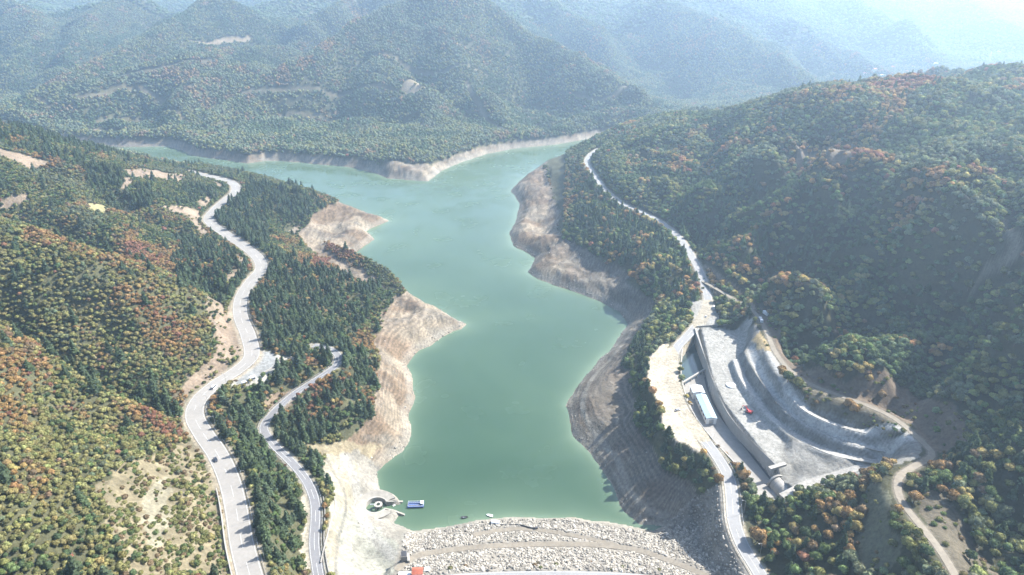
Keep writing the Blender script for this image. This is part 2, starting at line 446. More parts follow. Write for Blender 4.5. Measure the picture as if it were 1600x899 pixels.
# relief
PATHS = [  # centre line, half width, blend radius
    (highway, 8.0, 16), (dam_road, 4.6, 9), (right_road, 5.4, 12), (upper_road, 4.0, 14),
    (dam_track, 2.5, 6), (shore_track, 2.0, 5), (crest_road, 5, 6),
    (bench1, 2.6, 2.6), (bench2, 1.8, 2.8), (bench3, 1.8, 2.8), (haul, 3.0, 7)]
calm = sstep(20, 110, sd)
pathd = []
for ln, hw, br in PATHS:
    m = local(ln, 140)
    d = np.full(GX.shape, 999.0)
    z = np.zeros(GX.shape)
    d[m], z[m] = poly_dist(GX[m], GY[m], ln)
    pathd.append((d, z))
for k in (0, 1, 2, 3, 7, 8):
    calm *= sstep(8, 70, pathd[k][0])
farw = sstep(1150, 1900, GY)
rel = (ridged(GX / 120 + 0.3 * GY / 120, GY / 170, 5, 3) - 0.62) * 30 * (1 - farw)
rel += (ridged(GX / 400 + fbm(GX / 300, GY / 300, 3, 2), GY / 520, 21, 3) - 0.65) * 105 * farw * sstep(0, 70, GZ)
rel += (fbm(GX / 45, GY / 45, 33, 3) - 0.5) * 7
crest_far, _ = poly_dist(GX, GY, [P(a, b, c) for a, b, c in ((1000, 192, 88), (1040, 186, 104), (1120, 181, 125), (1180, 178, 148), (1240, 168, 168), (1300, 160, 180), (1420, 141, 198), (1600, 111, 222))])
right_hill = sstep(120, 260, GX) * (1 - farw)
rel += (ridged((GX + 0.45 * GY) / 88, (GY - 0.45 * GX) / 150, 61, 2) - 0.68) * 130 * right_hill * sstep(10, 240, crest_far) * (1 - 0.85 * sstep(150, 185, GZ))
GZ = GZ + rel * calm * np.where(GZ > 24, 1, 0.3)
GZ += (fbm(GX / 9, GY / 9, 44, 3) - 0.5) * 1.6 * sstep(0, 14, sd)

# banks: the shore slopes between the water and the full-supply line
steep = np.where(GY > 1150, 0.85, 0.85)
_q = P(590, 434, 0)
steep = steep + 2.2 * np.exp(-((GX - _q[0]) ** 2 + (GY - _q[1]) ** 2) / 75.0 ** 2)
_q = P(645, 250, 0)
bank = np.where(sd > 0, sd * steep, sd * 0.35)
w = sstep(2, 50, sd)
GZ = np.where(sd < 300, w * np.maximum(GZ, 1.5) + (1 - w) * np.clip(bank, -14, 30), GZ)
GZ = np.where(sd < 0, np.clip(bank, -14, -0.4), np.where(sd < 300, np.maximum(GZ, np.minimum(0.3 + sd * 0.12, 3)), GZ))
# little wave-cut terraces on the bare bank
bare_band = (sd > 0) & (GZ < 23) & (GY > 345)
q = GZ / 1.9
GZ = np.where(bare_band, GZ * 0.35 + 0.65 * 1.9 * (np.floor(q) + sstep(0.35, 1.0, q - np.floor(q))), GZ)

GZ += np.where((sd > 3) & (GZ < 24) & (GY > 345), (ridged(GX / 9 + 0.6 * fbm(GX / 20, GY / 20, 8, 2), GY / 14, 97, 2) - 0.62) * 2.6 * sstep(3, 14, sd) * (1 - 0.75 * sstep(30, 70, GX) * (GY < 520)), 0)

def flatten(polyg, margin, blend, mode='both'):
    """cut and fill the ground to the plane through the polygon's points"""
    p = np.array(polyg)
    A = np.c_[p[:, :2], np.ones(len(p))]
    co, *_ = np.linalg.lstsq(A, p[:, 2], rcond=None)
    m = local(polyg, margin + blend + 5)
    x, y = GX[m], GY[m]
    d, _ = poly_dist(x, y, polyg, True)
    d = np.where(inside(x, y, polyg), 0, d)
    k = 1 - sstep(margin, margin + blend, d)
    z = co[0] * x + co[1] * y + co[2]
    GZ[m] = GZ[m] * (1 - k) + z * k

dam_zone = [P(638, 826, 0)[:2], P(700, 820, 0)[:2], P(800, 806, 0)[:2], P(985, 812, 2)[:2], P(1050, 806, 8)[:2], P(1085, 780, 18)[:2], P(1125, 775, 30)[:2],
            P(1142, 830, 33)[:2], P(1180, 905, 33)[:2], (140, 215), (-75, 215), P(618, 899, 28)[:2], P(628, 870, 18)[:2]]
# the dam: one even face from the water's edge up to the crest
dmm = local(dam_zone, 12)
xx, yy = GX[dmm], GY[dmm]
dbd, _ = poly_dist(xx, yy, dam_zone, True)
dcr, _ = poly_dist(xx, yy, crest_road)
kk = np.where(inside(xx, yy, dam_zone), sstep(0, 9, dbd), 0) * np.where(sd[dmm] > 0, 1, 0)
zz = 31.0 * np.clip(sd[dmm], 0, 400) / (np.clip(sd[dmm], 0, 400) + np.maximum(dcr - 4, 0) + 0.01)
GZ[dmm] = GZ[dmm] * (1 - kk) + zz * kk
def on_dam(ln):
    zt = lambda q: float(31.0 * max(sdl(q), 0) / (max(sdl(q), 0) + max(float(poly_dist(np.array([q[0]]), np.array([q[1]]), crest_road)[0][0]) - 4, 0) + 0.01))
    sdl = lambda q: float(bil(sd, np.array([q[0]]) / half(q[1]), v_of(np.array([q[1]])))[0])
    zs = np.array([zt(q) for q in ln])
    zs = np.convolve(np.pad(zs, 4, 'edge'), np.ones(9) / 9, 'valid')
    return [(q[0], q[1], z_) for q, z_ in zip(ln, zs)]
dam_track, shore_track = on_dam(dam_track), on_dam(shore_track)
for i, ln in ((4, dam_track), (5, shore_track)):
    m = local(ln, 140)
    pathd[i][0][m], pathd[i][1][m] = poly_dist(GX[m], GY[m], ln)
flatten(plaza, 0, 6)
for i in (7, 8, 9, 10, 4, 5, 6, 3, 1, 0, 2):
    ln, hw, br = PATHS[i]
    d, z = pathd[i]
    k = 1 - sstep(hw, hw + br, d)
    GZ = GZ * (1 - k) + z * k
flatten(terrace, 0, 6)
flatten(junction, 0, 4)
flatten(lot, 0, 6)
flatten(pad, 1, 5)
flatten(cut_floor, 0, 1.2)

# basin of the intake on the left shore
dI = np.hypot(GX - intake_c[0], GY - intake_c[1])
kI = 1 - sstep(13, 20, dI)
GZ = GZ * (1 - kI) + 3.0 * kI
kI = (1 - sstep(7.0, 7.6, dI)) + (1 - sstep(3.0, 4.0, np.abs(GY - intake_c[1]))) * sstep(0, 2, GX - intake_c[0]) * (1 - sstep(22, 26, dI))
kI = np.clip(kI, 0, 1)
GZ = GZ * (1 - kI) - 2.0 * kI

def H(x, y):
    x, y = np.asarray(x, float), np.asarray(y, float)
    return bil(GZ, x / half(y), v_of(y))

def ground(px, py, t0=0.12, t1=6.0):
    """where the line of sight surveyed as px, py first meets the ground"""
    d = ray(px, py)
    t = np.exp(np.linspace(math.log(t0), math.log(t1), 2500))
    x, y, z = d[0] * t, d[1] * t, CAM_H + d[2] * t
    h = H(x, y)
    b = np.nonzero(z < np.maximum(h, 0))[0]
    i = b[0] if len(b) else len(t) - 1
    return (float(x[i]), float(y[i]), float(max(h[i], 0)))
# ------------------------------------------------------------------ materials
def new_mat(name):
    m = bpy.data.materials.new(name)
    m.use_nodes = True
    nt = m.node_tree
    return m, nt, nt.nodes['Principled BSDF']

def N(nt, typ, **kw):
    n = nt.nodes.new(typ)
    for k, v in kw.items():
        setattr(n, k, v)
    return n

def noise_node(nt, scale, detail=4.0, vec=None, rough=0.55):
    n = N(nt, 'ShaderNodeTexNoise')
    n.inputs['Scale'].default_value = scale
    n.inputs['Detail'].default_value = detail
    n.inputs['Roughness'].default_value = rough
    if vec is not None:
        nt.links.new(vec, n.inputs['Vector'])
    return n

def ramp(nt, fac, stops):
    r = N(nt, 'ShaderNodeValToRGB')
    el = r.color_ramp.elements
    while len(el) < len(stops):
        el.new(0.5)
    for e, (p, c) in zip(el, stops):
        e.position = p
        e.color = (c[0], c[1], c[2], 1) if isinstance(c, tuple) else (c, c, c, 1)
    nt.links.new(fac, r.inputs['Fac'])
    return r

def mul(nt, a, b, fac=1.0):
    m = N(nt, 'ShaderNodeMix', data_type='RGBA', blend_type='MULTIPLY')
    m.inputs['Factor'].default_value = fac
    nt.links.new(a, m.inputs['A'])
    nt.links.new(b, m.inputs['B'])
    return m.outputs['Result']

def simple(name, col, rough=0.7, metal=0.0, var=0.18, scale=0.8, bump=0.0, spec=0.3):
    """a weathered surface: base colour broken up by two scales of noise"""
    m, nt, b = new_mat(name)
    g = N(nt, 'ShaderNodeNewGeometry')
    n1 = noise_node(nt, scale, 5, g.outputs['Position'])
    n2 = noise_node(nt, scale * 0.13, 3, g.outputs['Position'])
    r1 = ramp(nt, n1.outputs[0], [(0.25, 1 - var), (0.75, 1 + var)])
    r2 = ramp(nt, n2.outputs[0], [(0.3, 1 - var * 0.8), (0.7, 1 + var * 0.5)])
    rgb = N(nt, 'ShaderNodeRGB')
    rgb.outputs[0].default_value = (*col, 1)
    nt.links.new(mul(nt, mul(nt, rgb.outputs[0], r1.outputs[0]), r2.outputs[0]), b.inputs['Base Color'])
    b.inputs['Roughness'].default_value = rough
    b.inputs['Metallic'].default_value = metal
    b.inputs['Specular IOR Level'].default_value = spec
    if bump:
        bp = N(nt, 'ShaderNodeBump')
        bp.inputs['Strength'].default_value = bump
        bp.inputs['Distance'].default_value = 0.3
        nt.links.new(n1.outputs[0], bp.inputs['Height'])
        nt.links.new(bp.outputs[0], b.inputs['Normal'])
    return m

M = dict(
    asphalt_pale=simple('sunbleached_asphalt', (0.21, 0.20, 0.185), 0.85, var=0.10, scale=0.5),
    asphalt_grey=simple('grey_asphalt', (0.20, 0.20, 0.20), 0.8, var=0.10, scale=0.5),
    asphalt_dark=simple('darker_asphalt', (0.15, 0.15, 0.157), 0.8, var=0.10, scale=0.5),
    dirt=simple('dirt_surface', (0.17, 0.15, 0.12), 0.95, var=0.2, scale=0.5),
    gravel=simple('pale_gravel', (0.27, 0.26, 0.24), 0.95, var=0.3, scale=0.6),
    paint=simple('road_paint', (0.42, 0.42, 0.40), 0.6, var=0.25, scale=1.5),
    concrete=simple('concrete', (0.28, 0.265, 0.24), 0.85, var=0.12, scale=0.35, bump=0.2),
    concrete_grey=simple('grey_concrete', (0.215, 0.205, 0.19), 0.85, var=0.14, scale=0.3, bump=0.2),
    steel=simple('galvanised_steel', (0.38, 0.39, 0.40), 0.45, 0.7, var=0.1),
    dark_metal=simple('dark_metal', (0.07, 0.07, 0.075), 0.5, 0.5, var=0.1),
    roof_blue=simple('pale_blue_sheet_roof', (0.27, 0.37, 0.44), 0.45, 0.1, var=0.06, scale=0.6),
    roof_white=simple('white_sheet_roof', (0.45, 0.48, 0.50), 0.5, 0.1, var=0.06),
    wall_white=simple('white_render', (0.68, 0.66, 0.62), 0.85, var=0.08),
    roof_red=simple('orange_red_tiles', (0.30, 0.085, 0.05), 0.75, var=0.2, scale=2),
    roof_green=simple('green_sheet', (0.03, 0.26, 0.15), 0.5, var=0.1),
    red_paint=simple('red_paint', (0.50, 0.05, 0.05), 0.4, var=0.06),
    blue_paint=simple('blue_paint', (0.035, 0.07, 0.20), 0.4, var=0.06),
    sign_blue=simple('sign_blue', (0.02, 0.12, 0.45), 0.5, var=0.03),
    white_paint=simple('white_paint', (0.74, 0.75, 0.76), 0.4, var=0.05),
    rubber=simple('rubber', (0.025, 0.025, 0.025), 0.9, var=0.1),
    pool=simple('standing_water', (0.035, 0.055, 0.055), 0.12, var=0.2, scale=0.1, spec=0.5),
    bark=simple('bark', (0.10, 0.075, 0.055), 0.95, var=0.25, scale=2),
)
def glass_mat():
    m, nt, b = new_mat('dark_window_glass')
    b.inputs['Base Color'].default_value = (0.02, 0.03, 0.04, 1)
    b.inputs['Roughness'].default_value = 0.08
    return m
M['glass'] = glass_mat()
def lamp_mat():
    m, nt, b = new_mat('lamp_lens')
    b.inputs['Base Color'].default_value = (0.7, 0.7, 0.65, 1)
    b.inputs['Roughness'].default_value = 0.2
    return m
M['lens'] = lamp_mat()

# ------------------------------------------------------------------ object helpers
def link(o, parent=None):
    COL.objects.link(o)
    if parent is not None:
        o.parent = parent
    return o

def tag(o, label=None, cat=None, group=None, kind=None):
    if label: o['label'] = label
    if cat: o['category'] = cat
    if group: o['group'] = group
    if kind: o['kind'] = kind
    return o

def empty(name, loc, rz=0.0, label=None, cat=None, group=None):
    o = bpy.data.objects.new(name, None)
    o.empty_display_size = 0.5
    o.location = loc
    o.rotation_euler = (0, 0, rz)
    link(o)
    return tag(o, label, cat, group)

def fast_mesh(name, V, F):
    """V (n,3) and F (m,k) arrays, all faces with the same number of corners"""
    me = bpy.data.meshes.new(name)
    V = np.ascontiguousarray(V, dtype=np.float32)
    F = np.ascontiguousarray(F, dtype=np.int32)
    k = F.shape[1]
    me.vertices.add(len(V)); me.vertices.foreach_set('co', V.ravel())
    me.loops.add(F.size); me.loops.foreach_set('vertex_index', F.ravel())
    me.polygons.add(len(F))
    me.polygons.foreach_set('loop_start', np.arange(0, F.size, k, dtype=np.int32))
    me.polygons.foreach_set('loop_total', np.full(len(F), k, np.int32))
    me.polygons.foreach_set('use_smooth', np.zeros(len(F), bool))
    me.update(calc_edges=True)
    return me

def smooth(me):
    me.polygons.foreach_set('use_smooth', np.ones(len(me.polygons), bool))

class MB:
    """collects simple shapes and links them as one mesh object"""
    def __init__(s):
        s.bm = bmesh.new()
    def box(s, c, size, rz=0.0, taper=1.0, bevel=0.0, tilt=None):
        r = bmesh.ops.create_cube(s.bm, size=1.0)
        vs = r['verts']
        for v in vs:
            k = taper if v.co.z > 0 else 1.0
            v.co = Vector((v.co.x * size[0] * k, v.co.y * size[1] * k, v.co.z * size[2]))
        if bevel:
            es = list({e for v in vs for e in v.link_edges})
            rr = bmesh.ops.bevel(s.bm, geom=es, offset=bevel, segments=2, affect='EDGES', profile=0.5)
            vs = list({v for f in rr['faces'] for v in f.verts} | {v for v in vs if v.is_valid})
        mat = Matrix.Translation(c) @ Matrix.Rotation(rz, 4, 'Z')
        if tilt is not None:
            mat = mat @ Matrix.Rotation(tilt[0], 4, tilt[1])
        bmesh.ops.transform(s.bm, matrix=mat, verts=vs)
        return s
    def tube(s, a, b, r0, r1=None, n=8, caps=True):
        r1 = r0 if r1 is None else r1
        a, b = Vector(a), Vector(b)
        d = b - a
        r = bmesh.ops.create_cone(s.bm, cap_ends=caps, segments=n, radius1=r0, radius2=r1, depth=d.length)
        q = d.to_track_quat('Z', 'Y').to_matrix().to_4x4()
        bmesh.ops.transform(s.bm, matrix=Matrix.Translation((a + b) / 2) @ q, verts=r['verts'])
        return s
    def poly(s, pts, h):
        """a prism standing on pts (with their own heights), h tall"""
        lo = [s.bm.verts.new(Vector(p)) for p in pts]
        hi = [s.bm.verts.new(Vector((p[0], p[1], p[2] + h))) for p in pts]
        n = len(pts)
        s.bm.faces.new(lo[::-1]); s.bm.faces.new(hi)
        for i in range(n):
            s.bm.faces.new((lo[i], lo[(i + 1) % n], hi[(i + 1) % n], hi[i]))
        return s
    def loft(s, rings, closed=True, caps=True):
        R = [[s.bm.verts.new(Vector(p)) for p in r] for r in rings]
        n = len(R[0])
        for a, b in zip(R, R[1:]):
            for i in range(n if closed else n - 1):
                s.bm.faces.new((a[i], a[(i + 1) % n], b[(i + 1) % n], b[i]))
        if caps and closed:
            s.bm.faces.new(R[0][::-1]); s.bm.faces.new(R[-1])
        return s
    def build(s, name, mat, parent=None, sm=False):
        bmesh.ops.recalc_face_normals(s.bm, faces=s.bm.faces)
        me = bpy.data.meshes.new(name)
        s.bm.to_mesh(me); s.bm.free()
        me.materials.append(mat)
        if sm: smooth(me)
        return link(bpy.data.objects.new(name, me), parent)

def copy_tree(o, parent=None):
    c = o.copy()
    COL.objects.link(c)
    c.parent = parent
    for ch in list(o.children):
        copy_tree(ch, c)
    return c

# ------------------------------------------------------------------ ground cover zones (plan outlines surveyed on the ground)
def G(*pp):
    return [ground(a, b) for a, b in pp]

Z = dict(
    scrub=G((165, 742), (230, 715), (292, 690), (310, 700), (345, 770), (358, 840), (362, 899), (205, 899), (175, 840), (150, 800)),
    scrub_pale=G((215, 770), (262, 740), (268, 800), (262, 850), (235, 860), (222, 820)),
    quarry=G((1086, 510), (1150, 512), (1172, 492), (1190, 520), (1200, 552), (1222, 590), (1262, 632), (1320, 655), (1400, 675), (1445, 694),
             (1440, 716), (1395, 728), (1330, 745), (1265, 768), (1222, 782), (1180, 772), (1130, 700), (1092, 640), (1070, 590), (1070, 540)),
    above_road=G((1180, 478), (1205, 495), (1222, 540), (1255, 580), (1320, 600), (1420, 610), (1490, 640), (1510, 690), (1450, 705), (1420, 665), (1370, 640),
                 (1310, 622), (1262, 604), (1225, 575), (1200, 530)),
    below_road=G((1240, 590), (1300, 615), (1380, 645), (1420, 672), (1400, 675), (1320, 655), (1262, 632)),
    grass_knoll=G((1190, 520), (1205, 545), (1200, 556), (1184, 548), (1182, 530)),
    slope_a=G((1345, 770), (1372, 750), (1385, 790), (1400, 850), (1395, 899), (1335, 899), (1330, 830)),
    slope_b=G((1430, 770), (1470, 770), (1520, 830), (1560, 899), (1500, 899), (1470, 850), (1440, 810)),
    field_a=G((0, 233), (45, 243), (90, 256), (60, 262), (0, 246)),
    field_b=G((188, 265), (230, 265), (292, 274), (285, 284), (205, 278)),
    field_c=G((135, 318), (200, 321), (206, 332), (165, 336), (136, 328)),
    field_d=G((255, 326), (305, 328), (312, 342), (270, 336)),
    field_e=G((0, 312), (45, 305), (48, 318), (0, 326)),
    verge=G((400, 560), (440, 556), (470, 560), (420, 590), (375, 610), (360, 608)),
    mixed=G((405, 640), (420, 610), (480, 600), (470, 625), (430, 650)),
    knoll=G((1240, 225), (1335, 222), (1340, 250), (1290, 262), (1245, 250)),
    lower_bank=G((470, 690), (530, 690), (600, 700), (560, 740), (520, 716), (490, 712)),
    intake=G((520, 712), (560, 705), (600, 735), (640, 800), (640, 899), (505, 899), (512, 840), (520, 780), (500, 740)),
    apron=G((505, 720), (540, 708), (560, 730), (558, 800), (540, 850), (528, 899), (502, 899), (506, 830), (520, 770)),
    cove_flat=G((535, 800), (575, 810), (620, 850), (615, 899), (535, 899), (530, 850)),
    strip=G((475, 760), (490, 800), (488, 899), (468, 899), (470, 820)),
    cut_a=G((340, 500), (362, 480), (372, 520), (384, 550), (340, 590), (300, 612), (285, 640), (290, 600), (335, 570), (345, 530)),
    dirt_yard=G((404, 548), (432, 552), (436, 575), (404, 572)),
    far_clear=G((290, 64), (345, 60), (395, 58), (385, 68), (330, 72)),
    far_cut=G((625, 140), (665, 136), (655, 148), (630, 150)),
    track_gap=G((220, 262), (225, 268), (200, 300), (190, 296)),
)
conifer_zones = [
    (G((385, 440), (425, 385), (470, 420), (560, 425), (600, 440), (560, 530), (600, 590), (580, 650), (500, 690), (440, 690), (420, 640), (480, 590), (400, 560), (400, 500)), 0.5),
    (G((330, 640), (400, 600), (440, 560), (500, 560), (460, 610), (410, 660), (500, 720), (520, 770), (480, 760), (470, 899), (405, 899), (395, 760), (345, 690)), 0.6),
    (G((335, 340), (400, 290), (515, 325), (470, 350), (420, 330), (420, 400), (385, 385), (350, 360)), 0.75),
    (G((270, 400), (300, 370), (390, 400), (390, 440), (365, 465), (280, 450)), 0.6),
    (G((90, 560), (250, 620), (290, 640), (280, 660), (200, 610), (100, 570)), 0.35),
    (G((890, 290), (930, 280), (1080, 400), (1090, 470), (1040, 520), (1060, 480), (1010, 430), (900, 370)), 0.6),
    (G((945, 560), (1010, 520), (1012, 600), (1036, 670), (1110, 700), (1135, 760), (1060, 750), (990, 700), (960, 620)), 0.6),
    (G((1070, 300), (1200, 270), (1350, 330), (1300, 400), (1180, 440), (1120, 420), (1040, 350)), 0.45),
    (G((1150, 780), (1200, 790), (1300, 780), (1330, 899), (1210, 899), (1170, 840)), 0.3),
    (G((1380, 720), (1470, 700), (1600, 690), (1600, 800), (1480, 760), (1440, 800), (1520, 899), (1400, 899), (1380, 780)), 0.45),
    (G((130, 260), (250, 270), (370, 300), (340, 330), (250, 325), (150, 310)), 0.4),
    (G((0, 200), (150, 225), (200, 250), (120, 262), (0, 225)), 0.35),
]

def zmask(x, y, name, soft=0.0):
    """1 inside the zone, with an uneven edge"""
    jx = (fbm(x / 14, y / 14, 301, 3) - 0.5) * (9 + soft)
    jy = (fbm(x / 14, y / 14, 305, 3) - 0.5) * (9 + soft)
    return inside(x + jx, y + jy, Z[name])

BARE = {'scrub': 0.10, 'scrub_pale': 0.03, 'quarry': 0.0, 'above_road': 0.05, 'below_road': 0.10, 'grass_knoll': 0.1, 'slope_a': 0.08, 'slope_b': 0.06,
        'field_a': 0.0, 'field_b': 0.03, 'field_c': 0.03, 'field_d': 0.08, 'field_e': 0.05, 'verge': 0.05, 'mixed': 0.15, 'knoll': 0.12,
        'lower_bank': 0.0, 'intake': 0.0, 'apron': 0.0, 'cove_flat': 0.0, 'strip': 0.0, 'cut_a': 0.04, 'dirt_yard': 0.0, 'far_clear': 0.0, 'far_cut': 0.02, 'track_gap': 0.1}

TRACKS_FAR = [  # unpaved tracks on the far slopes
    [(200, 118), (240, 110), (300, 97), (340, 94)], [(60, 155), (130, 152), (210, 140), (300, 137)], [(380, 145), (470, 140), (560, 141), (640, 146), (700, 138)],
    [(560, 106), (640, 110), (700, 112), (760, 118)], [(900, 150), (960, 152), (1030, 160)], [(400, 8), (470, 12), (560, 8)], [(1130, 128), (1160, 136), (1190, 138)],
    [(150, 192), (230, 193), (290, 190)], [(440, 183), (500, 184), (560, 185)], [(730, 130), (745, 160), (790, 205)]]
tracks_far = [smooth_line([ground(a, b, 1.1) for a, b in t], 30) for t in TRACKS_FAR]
hill_track2 = [ground(a, b) for a, b in ((1520, 455), (1535, 430), (1560, 412), (1590, 398), (1580, 372), (1570, 350))]
ramp_a = smooth_line([ground(a, b) for a, b in ((540, 715), (553, 745), (560, 780), (566, 812), (585, 840), (612, 868))], 4)
ramp_b = smooth_line([ground(a, b) for a, b in ((508, 712), (522, 740), (538, 770), (540, 800), (528, 845), (524, 899))], 4)
ramp_c = smooth_line([ground(a, b) for a, b in ((556, 850), (575, 843), (592, 852), (588, 868), (566, 872), (554, 862), (556, 850))], 3)
berm = smooth_line([ground(a, b) for a, b in ((985, 522), (955, 560), (925, 592), (912, 620), (914, 650), (935, 685), (962, 715), (975, 745), (990, 775), (1012, 798), (1040, 808))], 4)
berm2 = smooth_line([ground(a, b) for a, b in ((905, 600), (897, 630), (902, 660), (925, 700), (950, 735), (966, 765), (985, 795), (1020, 812))], 4)
red_track = [ground(a, b) for a, b in ((1100, 415), (1130, 440), (1160, 462), (1180, 485))]

# ------------------------------------------------------------------ soil colours on the grid
def soil_colours():
    x, y, z, s = GX, GY, GZ, sd
    C = np.empty(GX.shape + (3,))
    n1 = fbm(x / 30, y / 30, 401, 4)[..., None]
    n2 = fbm(x / 7, y / 7, 405, 3)[..., None]
    forest = np.array([0.062, 0.062, 0.034]) * (0.6 + 0.8 * n1)
    C[:] = forest
    rightish = sstep(100, 200, x)[..., None]
    C[:] = C * (1 - rightish * 0.25)
    # bare drawdown band: pale silt with brown and rust patches
    pale = np.array([0.20, 0.168, 0.125]); rust = np.array([0.135, 0.100, 0.068]); grey = np.array([0.12, 0.115, 0.10])
    t = sstep(0.42, 0.62, fbm(x / 40, y / 25, 411, 4))[..., None]
    u = sstep(0.5, 0.7, fbm(x / 16 + z / 6, y / 16, 415, 4))[..., None]
    bankc = (pale * (1 - t) + rust * t) * (1 - 0.5 * u) + grey * 0.5 * u
    hi = sstep(12, 24, z)[..., None]
    bankc = bankc * (1 - 0.35 * hi) + np.array([0.15, 0.11, 0.08]) * 0.35 * hi
    rb = (sstep(40, 80, x) * (1 - sstep(1150, 1250, y)))[..., None]
    bankc = bankc * (1 - 0.55 * rb) + np.array([0.125, 0.115, 0.10]) * 0.55 * rb
    lines = 0.5 + 0.5 * np.sin(z * 3.1 + 3 * fbm(x / 20, y / 20, 421, 2))
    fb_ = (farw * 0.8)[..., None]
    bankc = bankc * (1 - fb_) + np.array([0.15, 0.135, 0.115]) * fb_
    bankc = bankc * (0.62 + 0.56 * lines[..., None]) * (0.8 + 0.4 * n2)
    zt = np.where(GY > 1200, 12.0, 22.5)
    wb = ((z < zt + 3 * (fbm(x / 12, y / 12, 431, 2) - 0.5)) & (s < 95) & (s > -30)).astype(float)[..., None]
    C[:] = C * (1 - wb) + bankc * wb
    # rim of light rubble at the water's edge
    rim = (sstep(-1, 1, s) * (1 - sstep(4, 8, s)))[..., None] * wb
    C[:] = C * (1 - 0.35 * rim) + np.array([0.25, 0.24, 0.21]) * 0.35 * rim
    def put(name, col, mix=0.9, var=0.5):
        near_m = local(Z[name], 15)
        mm = np.zeros(GX.shape, bool)
        mm[near_m] = zmask(GX[near_m], GY[near_m], name)
        k = mm[..., None] * mix
        c = np.array(col) * (1 - var / 2 + var * n2) * (0.8 + 0.4 * n1)
        C[:] = C * (1 - k) + c * k
    tan, pink = (0.2, 0.17, 0.12), (0.20, 0.155, 0.115)
    put('scrub', (0.155, 0.132, 0.085), 0.9, 0.9); put('scrub_pale', (0.20, 0.19, 0.145), 0.5)
    for f in ('field_a', 'field_b', 'field_d', 'field_e', 'track_gap'): put(f, pink)
    put('field_c', (0.24, 0.22, 0.11)); put('cut_a', pink); put('verge', (0.26, 0.25, 0.22)); put('mixed', (0.17, 0.125, 0.09), 0.8)
    put('dirt_yard', (0.30, 0.25, 0.20)); put('knoll', (0.16, 0.13, 0.10), 0.8); put('far_clear', (0.26, 0.20, 0.14), 0.7); put('far_cut', (0.26, 0.21, 0.15), 0.6)
    put('above_road', (0.12, 0.092, 0.068)); put('below_road', (0.12, 0.105, 0.075)); put('slope_a', (0.105, 0.105, 0.07)); put('slope_b', (0.095, 0.082, 0.06))
    put('quarry', (0.17, 0.167, 0.155), 0.95, 0.7); put('grass_knoll', (0.30, 0.23, 0.12))
    put('lower_bank', (0.21, 0.18, 0.12)); put('intake', (0.20, 0.19, 0.165)); put('apron', (0.235, 0.215, 0.165), 0.95, 0.45)
    put('cove_flat', (0.22, 0.22, 0.185), 0.9, 0.2); put('strip', (0.30, 0.27, 0.21), 0.9, 0.3)
    # dam shell under the boulders
    dm = inside(x, y, dam_zone)[..., None]
    C[:] = np.where(dm, np.array([0.19, 0.175, 0.15]) * (0.7 + 0.6 * n2), C)
    wetm = dm * (1 - sstep(4, 8, s))[..., None]
    C[:] = C * (1 - 0.6 * wetm) + np.array([0.22, 0.205, 0.17]) * 0.6 * wetm
    # flat yards and quarry floor
    def fill(poly, col, var=0.15, mix=1.0):
        jx, jy = (fbm(x / 5, y / 5, 311, 2) - 0.5) * 5, (fbm(x / 5, y / 5, 313, 2) - 0.5) * 5
        m = inside(x + jx, y + jy, poly)[..., None] * mix
        C[:] = C * (1 - m) + np.array(col) * (1 - var / 2 + var * n2) * (0.92 + 0.16 * n1) * m
    fill(plaza, (0.23, 0.226, 0.208)); fill(terrace, (0.36, 0.315, 0.245)); fill(junction, (0.22, 0.215, 0.20)); fill(lot, (0.19, 0.195, 0.19)); fill(pad, (0.40, 0.37, 0.30))
    # tracks and benches; dark soil on far tracks stands for bank shade
    for ln, w_, col, k0 in ([(b, 2.6, (0.37, 0.365, 0.345), 0.8) for b in (bench1, bench2, bench3, haul)] +
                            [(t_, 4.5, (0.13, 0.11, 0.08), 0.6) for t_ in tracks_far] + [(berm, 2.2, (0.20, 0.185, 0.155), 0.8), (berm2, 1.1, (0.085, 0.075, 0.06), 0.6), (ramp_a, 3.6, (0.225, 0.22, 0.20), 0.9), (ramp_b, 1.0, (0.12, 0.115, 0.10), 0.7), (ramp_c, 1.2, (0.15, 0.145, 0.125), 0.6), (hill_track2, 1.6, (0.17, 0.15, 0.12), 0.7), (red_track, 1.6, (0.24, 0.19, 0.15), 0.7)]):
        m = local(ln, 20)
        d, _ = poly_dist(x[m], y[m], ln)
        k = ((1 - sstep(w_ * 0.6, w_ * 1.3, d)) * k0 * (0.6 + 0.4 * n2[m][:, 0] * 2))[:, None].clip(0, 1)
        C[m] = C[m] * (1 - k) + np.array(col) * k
    # verges of the paved roads
    for (d, zz), w_, col in ((pathd[0], 8.2, (0.26, 0.225, 0.17)), (pathd[1], 4.4, (0.24, 0.22, 0.18)), (pathd[2], 5.6, (0.28, 0.25, 0.195)), (pathd[3], 2.8, (0.13, 0.115, 0.09))):
        k = ((1 - sstep(w_ * 0.8, w_ * 1.25, d)) * 0.85)[..., None]
        C[:] = C * (1 - k) + np.array(col) * (0.8 + 0.4 * n2) * k
    # cut slope on the uphill side of the highway
    hw_m = (pathd[0][0] < 26) & (GZ > pathd[0][1] + 1.0) & (GY > 380)
    k = (hw_m * (0.75 * sstep(0.35, 0.5, fbm(x / 25, y / 25, 441, 3))))[..., None]
    C[:] = C * (1 - k) + np.array(pink) * (0.75 + 0.5 * n2) * k
    return C

SOIL = soil_colours()

